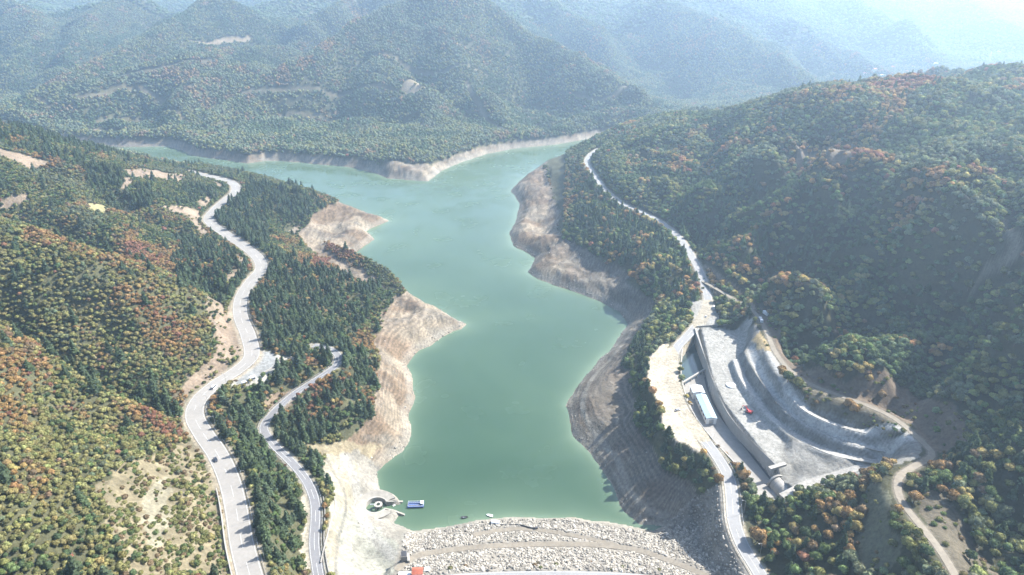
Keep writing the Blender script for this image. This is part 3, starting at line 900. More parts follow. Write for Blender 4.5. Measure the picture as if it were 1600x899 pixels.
def terrain_material():
    m, nt, b = new_mat('soil_and_rock')
    at = N(nt, 'ShaderNodeAttribute', attribute_name='soil')
    g = N(nt, 'ShaderNodeNewGeometry')
    n1 = noise_node(nt, 0.45, 6, g.outputs['Position'], 0.65)
    n2 = noise_node(nt, 0.06, 5, g.outputs['Position'], 0.6)
    r1 = ramp(nt, n1.outputs[0], [(0.28, 0.55), (0.5, 0.95), (0.75, 1.35)])
    r2 = ramp(nt, n2.outputs[0], [(0.3, 0.82), (0.7, 1.16)])
    nt.links.new(mul(nt, mul(nt, at.outputs['Color'], r1.outputs[0]), r2.outputs[0]), b.inputs['Base Color'])
    b.inputs['Roughness'].default_value = 0.95
    b.inputs['Specular IOR Level'].default_value = 0.15
    bp = N(nt, 'ShaderNodeBump')
    bp.inputs['Strength'].default_value = 0.6
    bp.inputs['Distance'].default_value = 1.2
    nt.links.new(n1.outputs[0], bp.inputs['Height'])
    nt.links.new(bp.outputs[0], b.inputs['Normal'])
    return m

idx = np.arange(NU * NV).reshape(NV, NU)
FQ = np.stack([idx[:-1, :-1], idx[:-1, 1:], idx[1:, 1:], idx[1:, :-1]], -1)
me = fast_mesh('terrain', np.stack([GX, GY, GZ], -1).reshape(-1, 3), FQ.reshape(-1, 4))
ca = me.color_attributes.new('soil', 'FLOAT_COLOR', 'POINT')
ca.data.foreach_set('color', np.concatenate([SOIL.reshape(-1, 3), np.ones((NU * NV, 1))], 1).astype(np.float32).ravel())
me.materials.append(terrain_material())
smooth(me)
tag(link(bpy.data.objects.new('terrain', me)), 'dry hills and bare banks around the reservoir', kind='structure')

# ------------------------------------------------------------------ the lake
def lake():
    near = ((sd < 14) & (GY < 1700) & (GY > 230))
    near[-1, :] = False
    q = near[::2, ::2]
    gx, gy, gs = GX[::2, ::2], GY[::2, ::2], sd[::2, ::2]
    ii = np.arange(gx.size).reshape(gx.shape)
    ok = q[:-1, :-1] & q[:-1, 1:] & q[1:, 1:] & q[1:, :-1]
    F = np.stack([ii[:-1, :-1], ii[:-1, 1:], ii[1:, 1:], ii[1:, :-1]], -1)[ok]
    used, inv = np.unique(F.ravel(), return_inverse=True)
    V = np.stack([gx.ravel()[used], gy.ravel()[used], np.zeros(len(used))], -1)
    me = fast_mesh('lake', V, inv.reshape(-1, 4))
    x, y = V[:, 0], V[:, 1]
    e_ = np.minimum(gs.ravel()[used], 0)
    silt_sheen = (0.55 * np.exp(e_ / 4.0) + 0.35 * np.exp(e_ / 22.0)) * (0.35 + 0.9 * fbm(x / 60, y / 60, 931, 3))
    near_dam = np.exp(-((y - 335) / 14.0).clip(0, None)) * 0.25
    a = me.attributes.new('silt_sheen', 'FLOAT', 'POINT')
    a.data.foreach_set('value', np.clip(silt_sheen + near_dam + 0.34 * sstep(380, 950, y), 0, 1).astype(np.float32))  # paler up the lake: distant sky reflection put into the colour
    smooth(me)
    m, nt, b = new_mat('silty_green_water')
    at = N(nt, 'ShaderNodeAttribute', attribute_name='silt_sheen')
    g = N(nt, 'ShaderNodeNewGeometry')
    n1 = noise_node(nt, 0.006, 3, g.outputs['Position'], 0.5)
    n1.inputs['Distortion'].default_value = 0.5
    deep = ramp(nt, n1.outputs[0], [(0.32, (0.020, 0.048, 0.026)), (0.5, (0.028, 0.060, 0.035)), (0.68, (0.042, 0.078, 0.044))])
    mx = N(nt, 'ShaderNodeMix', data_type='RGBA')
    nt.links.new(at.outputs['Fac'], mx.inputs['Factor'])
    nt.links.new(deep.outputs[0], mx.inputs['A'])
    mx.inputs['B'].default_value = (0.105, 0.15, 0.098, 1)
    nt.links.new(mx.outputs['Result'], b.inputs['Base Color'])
    b.inputs['Roughness'].default_value = 0.16
    b.inputs['IOR'].default_value = 1.333
    w1 = noise_node(nt, 0.55, 3, g.outputs['Position'], 0.6)
    w2 = noise_node(nt, 0.02, 3, g.outputs['Position'], 0.6)
    bp = N(nt, 'ShaderNodeBump')
    bp.inputs['Strength'].default_value = 0.25
    bp.inputs['Distance'].default_value = 0.15
    nt.links.new(w1.outputs[0], bp.inputs['Height'])
    nt.links.new(bp.outputs[0], b.inputs['Normal'])
    rr = ramp(nt, w2.outputs[0], [(0.35, 0.06), (0.65, 0.30)])
    nt.links.new(rr.outputs[0], b.inputs['Roughness'])
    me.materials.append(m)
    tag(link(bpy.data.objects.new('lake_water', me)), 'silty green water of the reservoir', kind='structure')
lake()

# ------------------------------------------------------------------ roads
def offset_line(ln, off):
    p = np.array(ln)
    t = np.gradient(p[:, :2], axis=0)
    t /= np.linalg.norm(t, axis=1)[:, None] + 1e-9
    n = np.stack([t[:, 1], -t[:, 0]], -1)          # to the right of travel
    o = p.copy()
    o[:, :2] += n * off
    return o

def ribbon(name, ln, w0, w1, lift, mat, parent=None, dash=None, thick=0.0):
    a, b = offset_line(ln, w0), offset_line(ln, w1)
    a[:, 2] += lift; b[:, 2] += lift
    V, F = [], []
    n = len(a)
    acc = 0.0
    for i in range(n - 1):
        L = np.linalg.norm(a[i + 1] - a[i])
        k0 = int(acc // dash) if dash else 0
        acc += L
        if dash and k0 % 2:
            continue
        s = len(V)
        V += [a[i], b[i], b[i + 1], a[i + 1]]
        F.append((s, s + 1, s + 2, s + 3))
        if thick:
            V += [q - np.array([0, 0, thick]) for q in (a[i], b[i], b[i + 1], a[i + 1])]
            F += [(s, s + 3, s + 7, s + 4), (s + 1, s + 5, s + 6, s + 2)]
    me = fast_mesh(name, np.array(V), np.array(F))
    me.materials.append(mat)
    return link(bpy.data.objects.new(name, me), parent)

def trim(ln, y0=150):
    return [q for q in ln if q[1] > y0]

def road(name, ln, hw, mat, label, marks=True, edge=True, lift=0.16):
    r = tag(ribbon(name, ln, -hw, hw, lift, mat, thick=0.5), label, kind='structure')
    if marks:
        tag(ribbon('centre_line', ln, -0.10, 0.10, lift + 0.02, M['paint'], r, dash=10), kind='structure')
    if edge:
        for s in (-1, 1):
            tag(ribbon('edge_line', ln, s * (hw - 0.55) - 0.10, s * (hw - 0.55) + 0.10, lift + 0.02, M['paint'], r), kind='structure')
    return r
hw_l, dr_l, rr_l, ur_l = trim(highway), trim(dam_road), trim(right_road), trim(upper_road)
road('highway', hw_l, 5.9, M['asphalt_pale'], 'pale highway winding along the left hillside')
road('access_road', dr_l, 3.0, M['asphalt_dark'], 'narrow grey road looping below the highway towards the dam')
road('lakeside_road', rr_l, 3.9, M['asphalt_grey'], 'grey road along the right bank past the sandy terrace')
road('quarry_road', ur_l, 1.9, M['dirt'], 'dirt road curving above the quarry benches', marks=False, edge=False)
for bn, wd in ((bench1, 2.3), (bench2, 1.3), (bench3, 1.3)):
    tag(ribbon('bench_track', bn, -wd, wd, 0.15, M['gravel'], thick=0.5), 'pale gravel berm track along a quarry bench', kind='structure')
tag(ribbon('haul_track', haul, -2.6, 2.6, 0.15, M['gravel'], thick=0.5), 'pale gravel haul road under the quarry benches', kind='structure')
road('dam_track', dam_track, 1.9, M['dirt'], 'dirt track crossing the boulder face of the dam', marks=False, edge=False)
road('shore_track', shore_track, 1.5, M['dirt'], 'narrow dirt track beside the water on the dam', marks=False, edge=False)
road('crest_road', trim(crest_road), 3.6, M['asphalt_grey'], 'paved road on the crest of the dam', marks=False)
# ------------------------------------------------------------------ trees: prototypes
def leaf_mat(name, tint=None):
    m, nt, b = new_mat(name)
    nt.nodes.remove(b)
    out = nt.nodes['Material Output']
    g = N(nt, 'ShaderNodeNewGeometry')
    if tint is None:
        src = N(nt, 'ShaderNodeAttribute', attribute_name='tint', attribute_type='INSTANCER').outputs['Color']
    else:
        rgb = N(nt, 'ShaderNodeRGB'); rgb.outputs[0].default_value = (*tint, 1)
        oi = N(nt, 'ShaderNodeObjectInfo')
        r0 = ramp(nt, oi.outputs['Random'], [(0.0, 0.78), (1.0, 1.22)])
        src = mul(nt, rgb.outputs[0], r0.outputs[0])
    r = ramp(nt, g.outputs['Random Per Island'], [(0.0, 0.62), (0.5, 0.95), (1.0, 1.35)])
    nz = noise_node(nt, 0.35, 2, g.outputs['Position'])
    r2 = ramp(nt, nz.outputs[0], [(0.3, 0.75), (0.7, 1.2)])
    c = mul(nt, mul(nt, src, r.outputs[0]), r2.outputs[0])
    d = N(nt, 'ShaderNodeBsdfDiffuse'); t = N(nt, 'ShaderNodeBsdfTranslucent'); mx = N(nt, 'ShaderNodeMixShader')
    nt.links.new(c, d.inputs['Color']); nt.links.new(c, t.inputs['Color'])
    mx.inputs[0].default_value = 0.28
    nt.links.new(d.outputs[0], mx.inputs[1]); nt.links.new(t.outputs[0], mx.inputs[2])
    nt.links.new(mx.outputs[0], out.inputs['Surface'])
    return m
LEAF = leaf_mat('foliage')

def ico(sub):
    bm = bmesh.new()
    bmesh.ops.create_icosphere(bm, subdivisions=sub, radius=1)
    V = np.array([v.co[:] for v in bm.verts])
    F = np.array([[v.index for v in f.verts] for f in bm.faces])
    bm.free()
    return V, F
ICO2, ICO3 = ico(2), ico(3)

def clumps(P_, nrm, size, rng):
    """small bent leaf clumps (two triangles each, as quads) at P_ facing about nrm"""
    n = len(P_)
    nn = nrm + rng.normal(0, 0.55, (n, 3))
    nn /= np.linalg.norm(nn, axis=1)[:, None]
    a = np.cross(nn, rng.normal(0, 1, (n, 3)))
    a /= np.linalg.norm(a, axis=1)[:, None]
    b = np.cross(nn, a)
    s = size * rng.uniform(0.6, 1.3, n)[:, None]
    q = np.stack([P_ - a * s, P_ - b * s * 0.8 + nn * s * 0.25, P_ + a * s, P_ + b * s * 0.8 + nn * s * 0.25], 1)
    F = np.arange(n * 4).reshape(n, 4)
    return q.reshape(-1, 3), F

def crown_broad(seed, nleaf, leaf):
    rng = np.random.default_rng(seed)
    nl = rng.integers(5, 8)
    lobes = [(np.array([0, 0, 1.2]), np.array([0.72, 0.72, 0.62]))]
    for k in range(nl):
        a = 2 * math.pi * (k + rng.uniform(-.3, .3)) / nl
        r = rng.uniform(0.38, 0.62)
        lobes.append((np.array([r * math.cos(a), r * math.sin(a), rng.uniform(0.75, 1.45)]), np.array([1, 1, 0.85]) * rng.uniform(0.34, 0.52)))
    Vs, Fs, Vl, Fl = [], [], [], []
    off = 0
    for c, rad in lobes:
        v, f = ICO2
        disp = 0.80 + 0.22 * rng.random(len(v))
        Vs.append(v * disp[:, None] * rad + c); Fs.append(f + off); off += len(v)
    inner = (np.concatenate(Vs), np.concatenate(Fs))
    per = nleaf // len(lobes)
    off = 0
    for c, rad in lobes:
        d = rng.normal(0, 1, (per, 3)); d /= np.linalg.norm(d, axis=1)[:, None]
        d[:, 2] = np.where(d[:, 2] < -0.35, -d[:, 2], d[:, 2])
        q, F = clumps(c + d * rad * rng.uniform(0.88, 1.1, per)[:, None], d, leaf, rng)
        Vl.append(q); Fl.append(F + off); off += len(q)
    return inner, (np.concatenate(Vl), np.concatenate(Fl))

def crown_conifer(seed, tiers, per, pine=False):
    rng = np.random.default_rng(seed)
    H_ = 3.9
    V0, F0 = [], []
    rings = tiers * 2
    seg = 9
    for i in range(rings + 1):
        t = i / rings
        r = (1 - t) ** 0.85 * (0.72 if i % 2 else 0.5) + 0.02
        a = np.linspace(0, 2 * math.pi, seg, endpoint=False) + i * 0.3
        rr = r * rng.uniform(0.8, 1.15, seg)
        V0.append(np.stack([rr * np.cos(a), rr * np.sin(a), np.full(seg, 0.55 + t * (H_ - 0.55))], -1))
    for i in range(rings):
        for k in range(seg):
            k2 = (k + 1) % seg
            F0.append((i * seg + k, i * seg + k2, (i + 1) * seg + k2)); F0.append((i * seg + k, (i + 1) * seg + k2, (i + 1) * seg + k))
    Vl, Fl, off = [], [], 0
    for i in range(tiers):
        t = i / tiers
        n = max(5, int(per * (1 - t * 0.75)))
        R_ = (1 - t) ** 0.8
        a = rng.uniform(0, 2 * math.pi, n)
        rr = R_ * rng.uniform(0.45, 1.05, n)
        z = 0.55 + t * (H_ - 0.6) - (rr * 0.35) + rng.uniform(-.08, .15, n)
        p = np.stack([rr * np.cos(a), rr * np.sin(a), z + 0.25], -1)
        nr = np.stack([np.cos(a) * 0.7, np.sin(a) * 0.7, np.full(n, 0.8)], -1)
        q, F = clumps(p, nr, 0.23 * (0.5 + 0.5 * R_) + 0.03, rng)
        Vl.append(q); Fl.append(F + off); off += len(q)
    return (np.concatenate(V0), np.array(F0)), (np.concatenate(Vl), np.concatenate(Fl))

def two_part_mesh(name, tri, quad, trunk=None):
    (Va, Fa), (Vb, Fb) = tri, quad
    me = bpy.data.meshes.new(name)
    Vt = [Va, Vb]; nF = [Fa, Fb + len(Va)]
    if trunk is not None:
        nF.append(trunk[1] + len(Va) + len(Vb)); Vt.append(trunk[0])
    V = np.concatenate(Vt).astype(np.float32)
    me.vertices.add(len(V)); me.vertices.foreach_set('co', V.ravel())
    loops = np.concatenate([f.ravel() for f in nF]).astype(np.int32)
    tot = np.concatenate([np.full(len(f), f.shape[1]) for f in nF]).astype(np.int32)
    me.loops.add(len(loops)); me.loops.foreach_set('vertex_index', loops)
    me.polygons.add(len(tot))
    me.polygons.foreach_set('loop_start', np.concatenate([[0], np.cumsum(tot)[:-1]]).astype(np.int32))
    me.polygons.foreach_set('loop_total', tot)
    if trunk is not None:
        mi = np.zeros(len(tot), np.int32); mi[len(Fa) + len(Fb):] = 1
        me.materials.append(LEAF); me.materials.append(M['bark'])
        me.polygons.foreach_set('material_index', mi)
    me.update(calc_edges=True)
    return me

def trunk_geo(h, r, limbs, seed):
    """tapered trunk with a few rising limbs, as quads"""
    rng = np.random.default_rng(seed)
    V, F = [], []
    def stick(a, b, r0, r1, n=6):
        a, b = np.array(a), np.array(b)
        d = (b - a) / np.linalg.norm(b - a)
        u = np.cross(d, [0.3, 0.9, 0.1]); u /= np.linalg.norm(u); w_ = np.cross(d, u)
        s = len(V)
        for p, rr in ((a, r0), (b, r1)):
            for k in range(n):
                t = 2 * math.pi * k / n
                V.append(p + rr * (math.cos(t) * u + math.sin(t) * w_))
        for k in range(n):
            F.append((s + k, s + (k + 1) % n, s + n + (k + 1) % n, s + n + k))
    stick((0, 0, -0.25), (0.03, 0.02, h * 0.5), r, r * 0.75)
    stick((0.03, 0.02, h * 0.5), (0, 0, h), r * 0.75, r * 0.4)
    for k in range(limbs):
        a = 2 * math.pi * k / limbs + rng.uniform(-.4, .4)
        stick((0, 0, h * rng.uniform(0.55, 0.8)), (0.45 * math.cos(a), 0.45 * math.sin(a), h * rng.uniform(1.1, 1.5)), r * 0.45, r * 0.15, 5)
    return np.array(V), np.array(F)

protos = bpy.data.collections.new('tree_kinds')          # source meshes for the forest, not linked to the scene
NB, NC, NFAR, NS = 8, 6, 5, 4
crown_me, trunk_me = [], []
def proto(name, tri, quad, trunk):
    o = bpy.data.objects.new(name, two_part_mesh(name, tri, quad, trunk))
    protos.objects.link(o)
for i in range(NB):
    tri, quad = crown_broad(100 + i, 420, 0.13)
    tk = trunk_geo(0.95, 0.085, 4, i)
    proto('kind_%02d' % i, tri, quad, tk)
    cm = two_part_mesh('crown', tri, quad); cm.materials.append(LEAF); crown_me.append(cm)
    tm = fast_mesh('trunk', *tk); tm.materials.append(M['bark']); trunk_me.append(tm)
for i in range(NC):
    tri, quad = crown_conifer(200 + i, 9, 34)
    tk = trunk_geo(3.2, 0.09, 0, i)
    proto('kind_%02d' % (NB + i), tri, quad, tk)
    cm = two_part_mesh('crown', tri, quad); cm.materials.append(LEAF); crown_me.append(cm)
    tm = fast_mesh('trunk', *tk); tm.materials.append(M['bark']); trunk_me.append(tm)
for i in range(NFAR):                                     # lighter crowns for the far slopes
    tri, quad = crown_broad(300 + i, 110, 0.2)
    proto('kind_%02d' % (NB + NC + i), tri, quad, trunk_geo(0.9, 0.09, 0, i))
def crown_bush(seed):
    rng = np.random.default_rng(seed)
    v, f = ICO2
    a = v * np.array([0.85, 0.85, 0.6]) * (0.75 + 0.3 * rng.random(len(v)))[:, None] + np.array([0, 0, 0.35])
    d = rng.normal(0, 1, (150, 3)); d /= np.linalg.norm(d, axis=1)[:, None]; d[:, 2] = abs(d[:, 2])
    q, F = clumps(d * np.array([1, 1, 0.7]) * rng.uniform(0.8, 1.1, 150)[:, None] + np.array([0, 0, 0.3]), d, 0.17, rng)
    return (a, f), (q, F)
bush_me = []
for i in range(NS):
    tri, quad = crown_bush(400 + i)
    proto('kind_%02d' % (NB + NC + NFAR + i), tri, quad, trunk_geo(0.3, 0.06, 3, i))
    cm = two_part_mesh('foliage', tri, quad); cm.materials.append(LEAF); bush_me.append(cm)
def rock_me(seed):
    rng = np.random.default_rng(seed)
    v, f = ICO2
    d = v.copy()
    for _ in range(9):                                    # chop flat facets
        n = rng.normal(0, 1, 3); n /= np.linalg.norm(n)
        k = rng.uniform(0.55, 0.8)
        h = d @ n
        d = d - np.outer(np.maximum(h - k, 0), n)
    return d * rng.uniform(0.6, 1.15, 3), f
def rock_material():
    m, nt, b = new_mat('quarried_rock')
    g = N(nt, 'ShaderNodeNewGeometry')
    oi = N(nt, 'ShaderNodeObjectInfo')
    r = ramp(nt, oi.outputs['Random'], [(0.0, (0.12, 0.108, 0.092)), (0.35, (0.20, 0.183, 0.155)), (0.7, (0.285, 0.262, 0.222)), (1.0, (0.37, 0.345, 0.30))])
    n1 = noise_node(nt, 1.6, 4, g.outputs['Position'])
    r1 = ramp(nt, n1.outputs[0], [(0.3, 0.78), (0.7, 1.15)])
    nt.links.new(mul(nt, r.outputs[0], r1.outputs[0]), b.inputs['Base Color'])
    b.inputs['Roughness'].default_value = 0.9
    return m
ROCKM = rock_material()
rock_meshes = []
rock_kinds = bpy.data.collections.new('rock_kinds')
for i in range(7):
    me = fast_mesh('boulder', *rock_me(500 + i)); me.materials.append(ROCKM); rock_meshes.append(me)
    rock_kinds.objects.link(bpy.data.objects.new('rock_%02d' % i, me))

def gn_scatter(name, pts, scl, rotz, pidx, tint, coll, label):
    me = bpy.data.meshes.new(name)
    n = len(pts)
    me.vertices.add(n); me.vertices.foreach_set('co', np.ascontiguousarray(pts, np.float32).ravel())
    a = me.attributes.new('scl', 'FLOAT_VECTOR', 'POINT'); a.data.foreach_set('vector', np.ascontiguousarray(scl, np.float32).ravel())
    R_ = np.zeros((n, 3), np.float32); R_[:, 2] = rotz
    if rotz.ndim == 2: pass
    a = me.attributes.new('rot', 'FLOAT_VECTOR', 'POINT'); a.data.foreach_set('vector', R_.ravel())
    a = me.attributes.new('pick', 'INT', 'POINT'); a.data.foreach_set('value', np.ascontiguousarray(pidx, np.int32))
    if tint is not None:
        a = me.attributes.new('tint', 'FLOAT_COLOR', 'POINT')
        a.data.foreach_set('color', np.concatenate([tint, np.ones((n, 1))], 1).astype(np.float32).ravel())
    o = link(bpy.data.objects.new(name, me))
    tag(o, label, kind='stuff')
    ng = bpy.data.node_groups.new(name + '_scatter', 'GeometryNodeTree')
    ng.interface.new_socket('Geometry', in_out='INPUT', socket_type='NodeSocketGeometry')
    ng.interface.new_socket('Geometry', in_out='OUTPUT', socket_type='NodeSocketGeometry')
    gi, go = ng.nodes.new('NodeGroupInput'), ng.nodes.new('NodeGroupOutput')
    ci = ng.nodes.new('GeometryNodeCollectionInfo')
    ci.inputs['Collection'].default_value = coll
    ci.inputs['Separate Children'].default_value = True
    ci.inputs['Reset Children'].default_value = True
    iop = ng.nodes.new('GeometryNodeInstanceOnPoints')
    iop.inputs['Pick Instance'].default_value = True
    def na(nm, typ):
        q = ng.nodes.new('GeometryNodeInputNamedAttribute'); q.data_type = typ; q.inputs['Name'].default_value = nm
        return q.outputs['Attribute']
    ng.links.new(gi.outputs[0], iop.inputs['Points'])
    ng.links.new(ci.outputs[0], iop.inputs['Instance'])
    ng.links.new(na('pick', 'INT'), iop.inputs['Instance Index'])
    ng.links.new(na('rot', 'FLOAT_VECTOR'), iop.inputs['Rotation'])
    ng.links.new(na('scl', 'FLOAT_VECTOR'), iop.inputs['Scale'])
    ng.links.new(iop.outputs[0], go.inputs[0])
    md = o.modifiers.new('scatter', 'NODES'); md.node_group = ng
    return o

# ------------------------------------------------------------------ trees: where they stand
def at_grid(A, x, y):
    return bil(A, x / half(y), v_of(y))

def project(x, y, z):
    depth = y * CP - (z - CAM_H) * SP
    return 800 + FOC * x / depth, 449.5 - FOC * (y * SP + (z - CAM_H) * CP) / depth, depth

def sample(x0, x1, y0, y1, cell, rng, widen=lambda y: 0.80 * y + 60):
    nx, ny = int((x1 - x0) / cell), int((y1 - y0) / cell)
    gx, gy = np.meshgrid(np.arange(nx), np.arange(ny))
    x = x0 + (gx + (gy % 2) * 0.5 + rng.uniform(0.08, 0.92, gx.shape)) * cell
    y = y0 + (gy + rng.uniform(0.08, 0.92, gx.shape)) * cell
    x, y = x.ravel(), y.ravel()
    m = (np.abs(x) < widen(y)) & (y > 150)
    return x[m], y[m]

def tree_field(x, y, crown_r, rng, far=False):
    z = at_grid(GZ, x, y)
    s = at_grid(sd, x, y)
    p = np.full(x.shape, 0.95)
    gap = fbm(x / (60 if far else 24), y / (60 if far else 24), 601, 3)
    p *= np.where(gap < 0.33, 0.62, 1.0)
    edge = np.where(y > 1200, 11.0, 22.0) + (fbm(x / 12, y / 12, 431, 2) - 0.5) * 4
    p = np.where((z < edge) & (s < 100), 0, p)
    p = np.where((z < 20) & (y < 1200), 0, p)
    p = np.where(s < 12, 0, p)
    for k, extra in ((0, 8.0), (1, 4.2), (2, 5.6), (3, 4.2), (4, 5), (5, 5)):
        d = at_grid(np.minimum(pathd[k][0], 900), x, y)
        p = np.where(d < extra + crown_r * 0.5, 0, p)
    d = at_grid(np.minimum(pathd[0][0], 900), x, y); zr = at_grid(pathd[0][1], x, y)
    up = (d < 24) & (z > zr + 1.5) & (y > 380) & (fbm(x / 25, y / 25, 441, 3) > 0.42)
    p = np.where(up, p * 0.12, p)
    for nm, k in BARE.items():
        zp = Z[nm]
        xs = [q[0] for q in zp]; ys = [q[1] for q in zp]
        m = (x > min(xs) - 15) & (x < max(xs) + 15) & (y > min(ys) - 15) & (y < max(ys) + 15)
        if m.any():
            ins = zmask(x[m], y[m], nm)
            pm = p[m]; pm[ins] *= k; p[m] = pm
    for poly in (dam_zone, plaza, terrace, junction, lot, pad, cut_floor):
        p = np.where(inside(x, y, poly), 0, p)
    for ln in tracks_far + [hill_track2, red_track]:
        q = np.array(ln)
        m = (x > q[:, 0].min() - 15) & (x < q[:, 0].max() + 15) & (y > q[:, 1].min() - 15) & (y < q[:, 1].max() + 15)
        if m.any():
            dd_, _ = poly_dist(x[m], y[m], ln)
            pm = p[m]; pm[dd_ < (5.5 if y.mean() > 1150 else 3.0)] = 0; p[m] = pm
    keep = rng.random(x.shape) < p
    return x[keep], y[keep], z[keep]

# foliage colours: name, linear base colour
PAL = [('olive green', (0.150, 0.155, 0.062)), ('yellow-green', (0.195, 0.188, 0.080)), ('mid green', (0.100, 0.135, 0.055)),
       ('orange-brown', (0.245, 0.160, 0.075)), ('rusty red', (0.225, 0.118, 0.075)), ('dull brown', (0.175, 0.130, 0.078)),
       ('dusty grey-green', (0.125, 0.145, 0.088)), ('golden yellow', (0.250, 0.205, 0.085)), ('dark green', (0.068, 0.095, 0.048)), ('deep blue-green', (0.064, 0.088, 0.052))]
PALC = np.array([c for _, c in PAL])

def colour_class(x, y, z, rng):
    """autumn colour in drifts: broad drifts, small drifts, and single trees that differ"""
    n = len(x)
    up = np.tanh((at_grid(GZ, x, y) - at_grid(GZ0, x, y)) / 9.0)        # spurs turn first, ravines stay green; slope shade put into leaf colour too
    w = 0.56 * fbm(x / 70, y / 70, 701, 3) + 0.34 * fbm(x / 22, y / 22, 707, 2) + 0.10 * rng.random(n) + 0.045 * up
    g = 0.75 * fbm(x / 45, y / 45, 711, 3) + 0.25 * rng.random(n) - 0.14 * up
    leftw = (1 - sstep(-0.36, -0.18, x / y)) * (1 - sstep(560, 900, y))
    nearl = leftw * (1 - sstep(330, 420, y - 0.25 * np.abs(x)))
    rightw = sstep(0.05, 0.2, x / y)
    w = w + 0.035 * leftw - 0.035 * nearl + 0.012 * rightw - 0.05 * rightw * (y < 330) - 0.07 * sstep(700, 1300, y) - 0.04
    c = np.full(n, 0)
    c = np.where(g > 0.52, 2, c); c = np.where(g < 0.40, 6, c)
    c = np.where((g > 0.60), 8, c)
    yel = (w > 0.475) & (w <= 0.55)
    c = np.where(yel & (rng.random(n) < 0.75 * leftw + 0.25), 1, c)
    c = np.where((w > 0.55) & (w <= 0.585), np.where(rng.random(n) < 0.5, 5, 7), c)
    c = np.where(w > 0.585, 3, c)
    c = np.where((w > 0.70), 4, c)
    odd = rng.random(n)
    c = np.where(odd < 0.008, 4, c); c = np.where((odd > 0.985) & (leftw > 0.3), 7, c)
    c = np.where((odd > 0.03) & (odd < 0.07), 8, c)
    bright = nearl * (rng.random(n) < 0.6)
    c = np.where((bright > 0.3) & ((c == 2) | (c == 8) | (c == 0) | (c == 6)), 1, c)
    c = np.where((rightw > 0.5) & (c == 1) & (rng.random(n) < 0.6), 6, c)
    return c.astype(int)

T = dict(x=[], y=[], z=[], r=[], k=[], c=[], s=[])        # k: 0 broadleaf, 1 conifer, 2 far broadleaf, 3 shrub
def add_trees(x, y, z, r, k, c, s):
    for nm, v in zip('xyzrkcs', (x, y, z, r, k, c, s)):
        T[nm].append(np.broadcast_to(v, x.shape).astype(float))
rng = np.random.default_rng(5)
x, y = sample(-1100, 60, 150, 1150, 2.5, rng)
m = x < 0.08 * y
x, y = x[m], y[m]
x, y, z = tree_field(x, y, 2.2, rng)
def split(x, y, z, rng, r0, r1, base_con):
    con = np.full(x.shape, base_con)
    for poly, pr in conifer_zones:
        con = np.where(inside(x, y, poly), pr, con)
    drift = fbm(x / 18, y / 18, 751, 2)
    con = np.clip(con + (drift - 0.5) * 1.3 * (con > 0.1), 0, 1)
    is_c = rng.random(x.shape) < con
    r = r0 + (r1 - r0) * rng.random(x.shape) ** 1.3 * np.where(rng.random(x.shape) < 0.04, 1.7, 1.0)
    c = colour_class(x, y, z, rng)
    c = np.where(is_c, np.where(rng.random(x.shape) < 0.7, 9, 8), c)
    # thin out so that larger conifers do not crowd
    keep = ~is_c | (rng.random(x.shape) < np.where(x < 0.08 * y, 0.36, 0.6))
    rc = np.where(is_c, rng.uniform(2.2, 3.9, x.shape), r)
    kk = is_c.astype(float)
    inz = np.zeros(x.shape, bool)
    for poly, pr in conifer_zones:
        inz |= inside(x, y, poly)
    c = np.where(inz & ~is_c & ((c == 1) | (c == 6)) , 2, c)
    a = [v[keep] for v in (x, y, z, rc, kk, c)]
    add_trees(*a, np.where(a[4] > 0.5, rng.uniform(0.5, 1.0, a[0].shape), rng.uniform(0.85, 1.2, a[0].shape)))
split(x, y, z, rng, 1.15, 2.15, 0.03)
x, y = sample(-60, 1100, 150, 1250, 4.1, rng)
m = x >= 0.08 * y
x, y, z = tree_field(x[m], y[m], 2.6, rng)
split(x, y, z, rng, 2.2, 3.7, 0.06)
x, y = sample(-2100, 2100, 1150, 2600, 5.3, rng)
m = (x < 0) | (y > 1250)
x, y, z = tree_field(x[m], y[m], 3, rng, True)
c = colour_class(x, y, z, rng)
c = np.where((c == 1) | (c == 2), 6, c)
c = np.where(((c == 4) | (c == 3) | (c == 7)) & (rng.random(x.shape) < 0.75), 5, c)
add_trees(x, y, z, rng.uniform(2.4, 4.2, x.shape), 2.0, c, rng.uniform(0.9, 1.5, x.shape))
x, y = sample(-3300, 3300, 2600, 4700, 13, rng)
x, y, z = tree_field(x, y, 6, rng, True)
add_trees(x, y, z, rng.uniform(5.5, 9, x.shape), 2.0, np.where(rng.random(x.shape) < 0.5, 6, 2), rng.uniform(0.7, 1.1, x.shape))
# shrubs on the bare patches and along the roads
x, y = sample(-400, 500, 180, 760, 2.3, rng)
z = at_grid(GZ, x, y)
pb = np.zeros(x.shape)
for nm, k in (('scrub', 0.62), ('scrub_pale', 0.22), ('above_road', 0.10), ('below_road', 0.30), ('grass_knoll', 0.5), ('slope_a', 0.12), ('slope_b', 0.12), ('mixed', 0.4), ('verge', 0.06), ('cut_a', 0.12), ('track_gap', 0.2)):
    ins = zmask(x, y, nm)
    pb = np.where(ins, k * (0.3 + 1.4 * (fbm(x / 9, y / 9, 801, 2) > 0.5)), pb)
for k, w_ in ((0, 7.8), (1, 4.2), (2, 5.4), (3, 3.4)):
    d = at_grid(np.minimum(pathd[k][0], 900), x, y)
    pb = np.where((d > w_) & (d < w_ + 5) & (pb == 0) & (z > 25), 0.14, pb)
    pb = np.where(d < w_, 0, pb)
for poly in (dam_zone, plaza, terrace, junction, lot, pad, cut_floor):
    pb = np.where(inside(x, y, poly), 0, pb)
pb = np.where(zmask(x, y, 'quarry'), 0.0, pb)
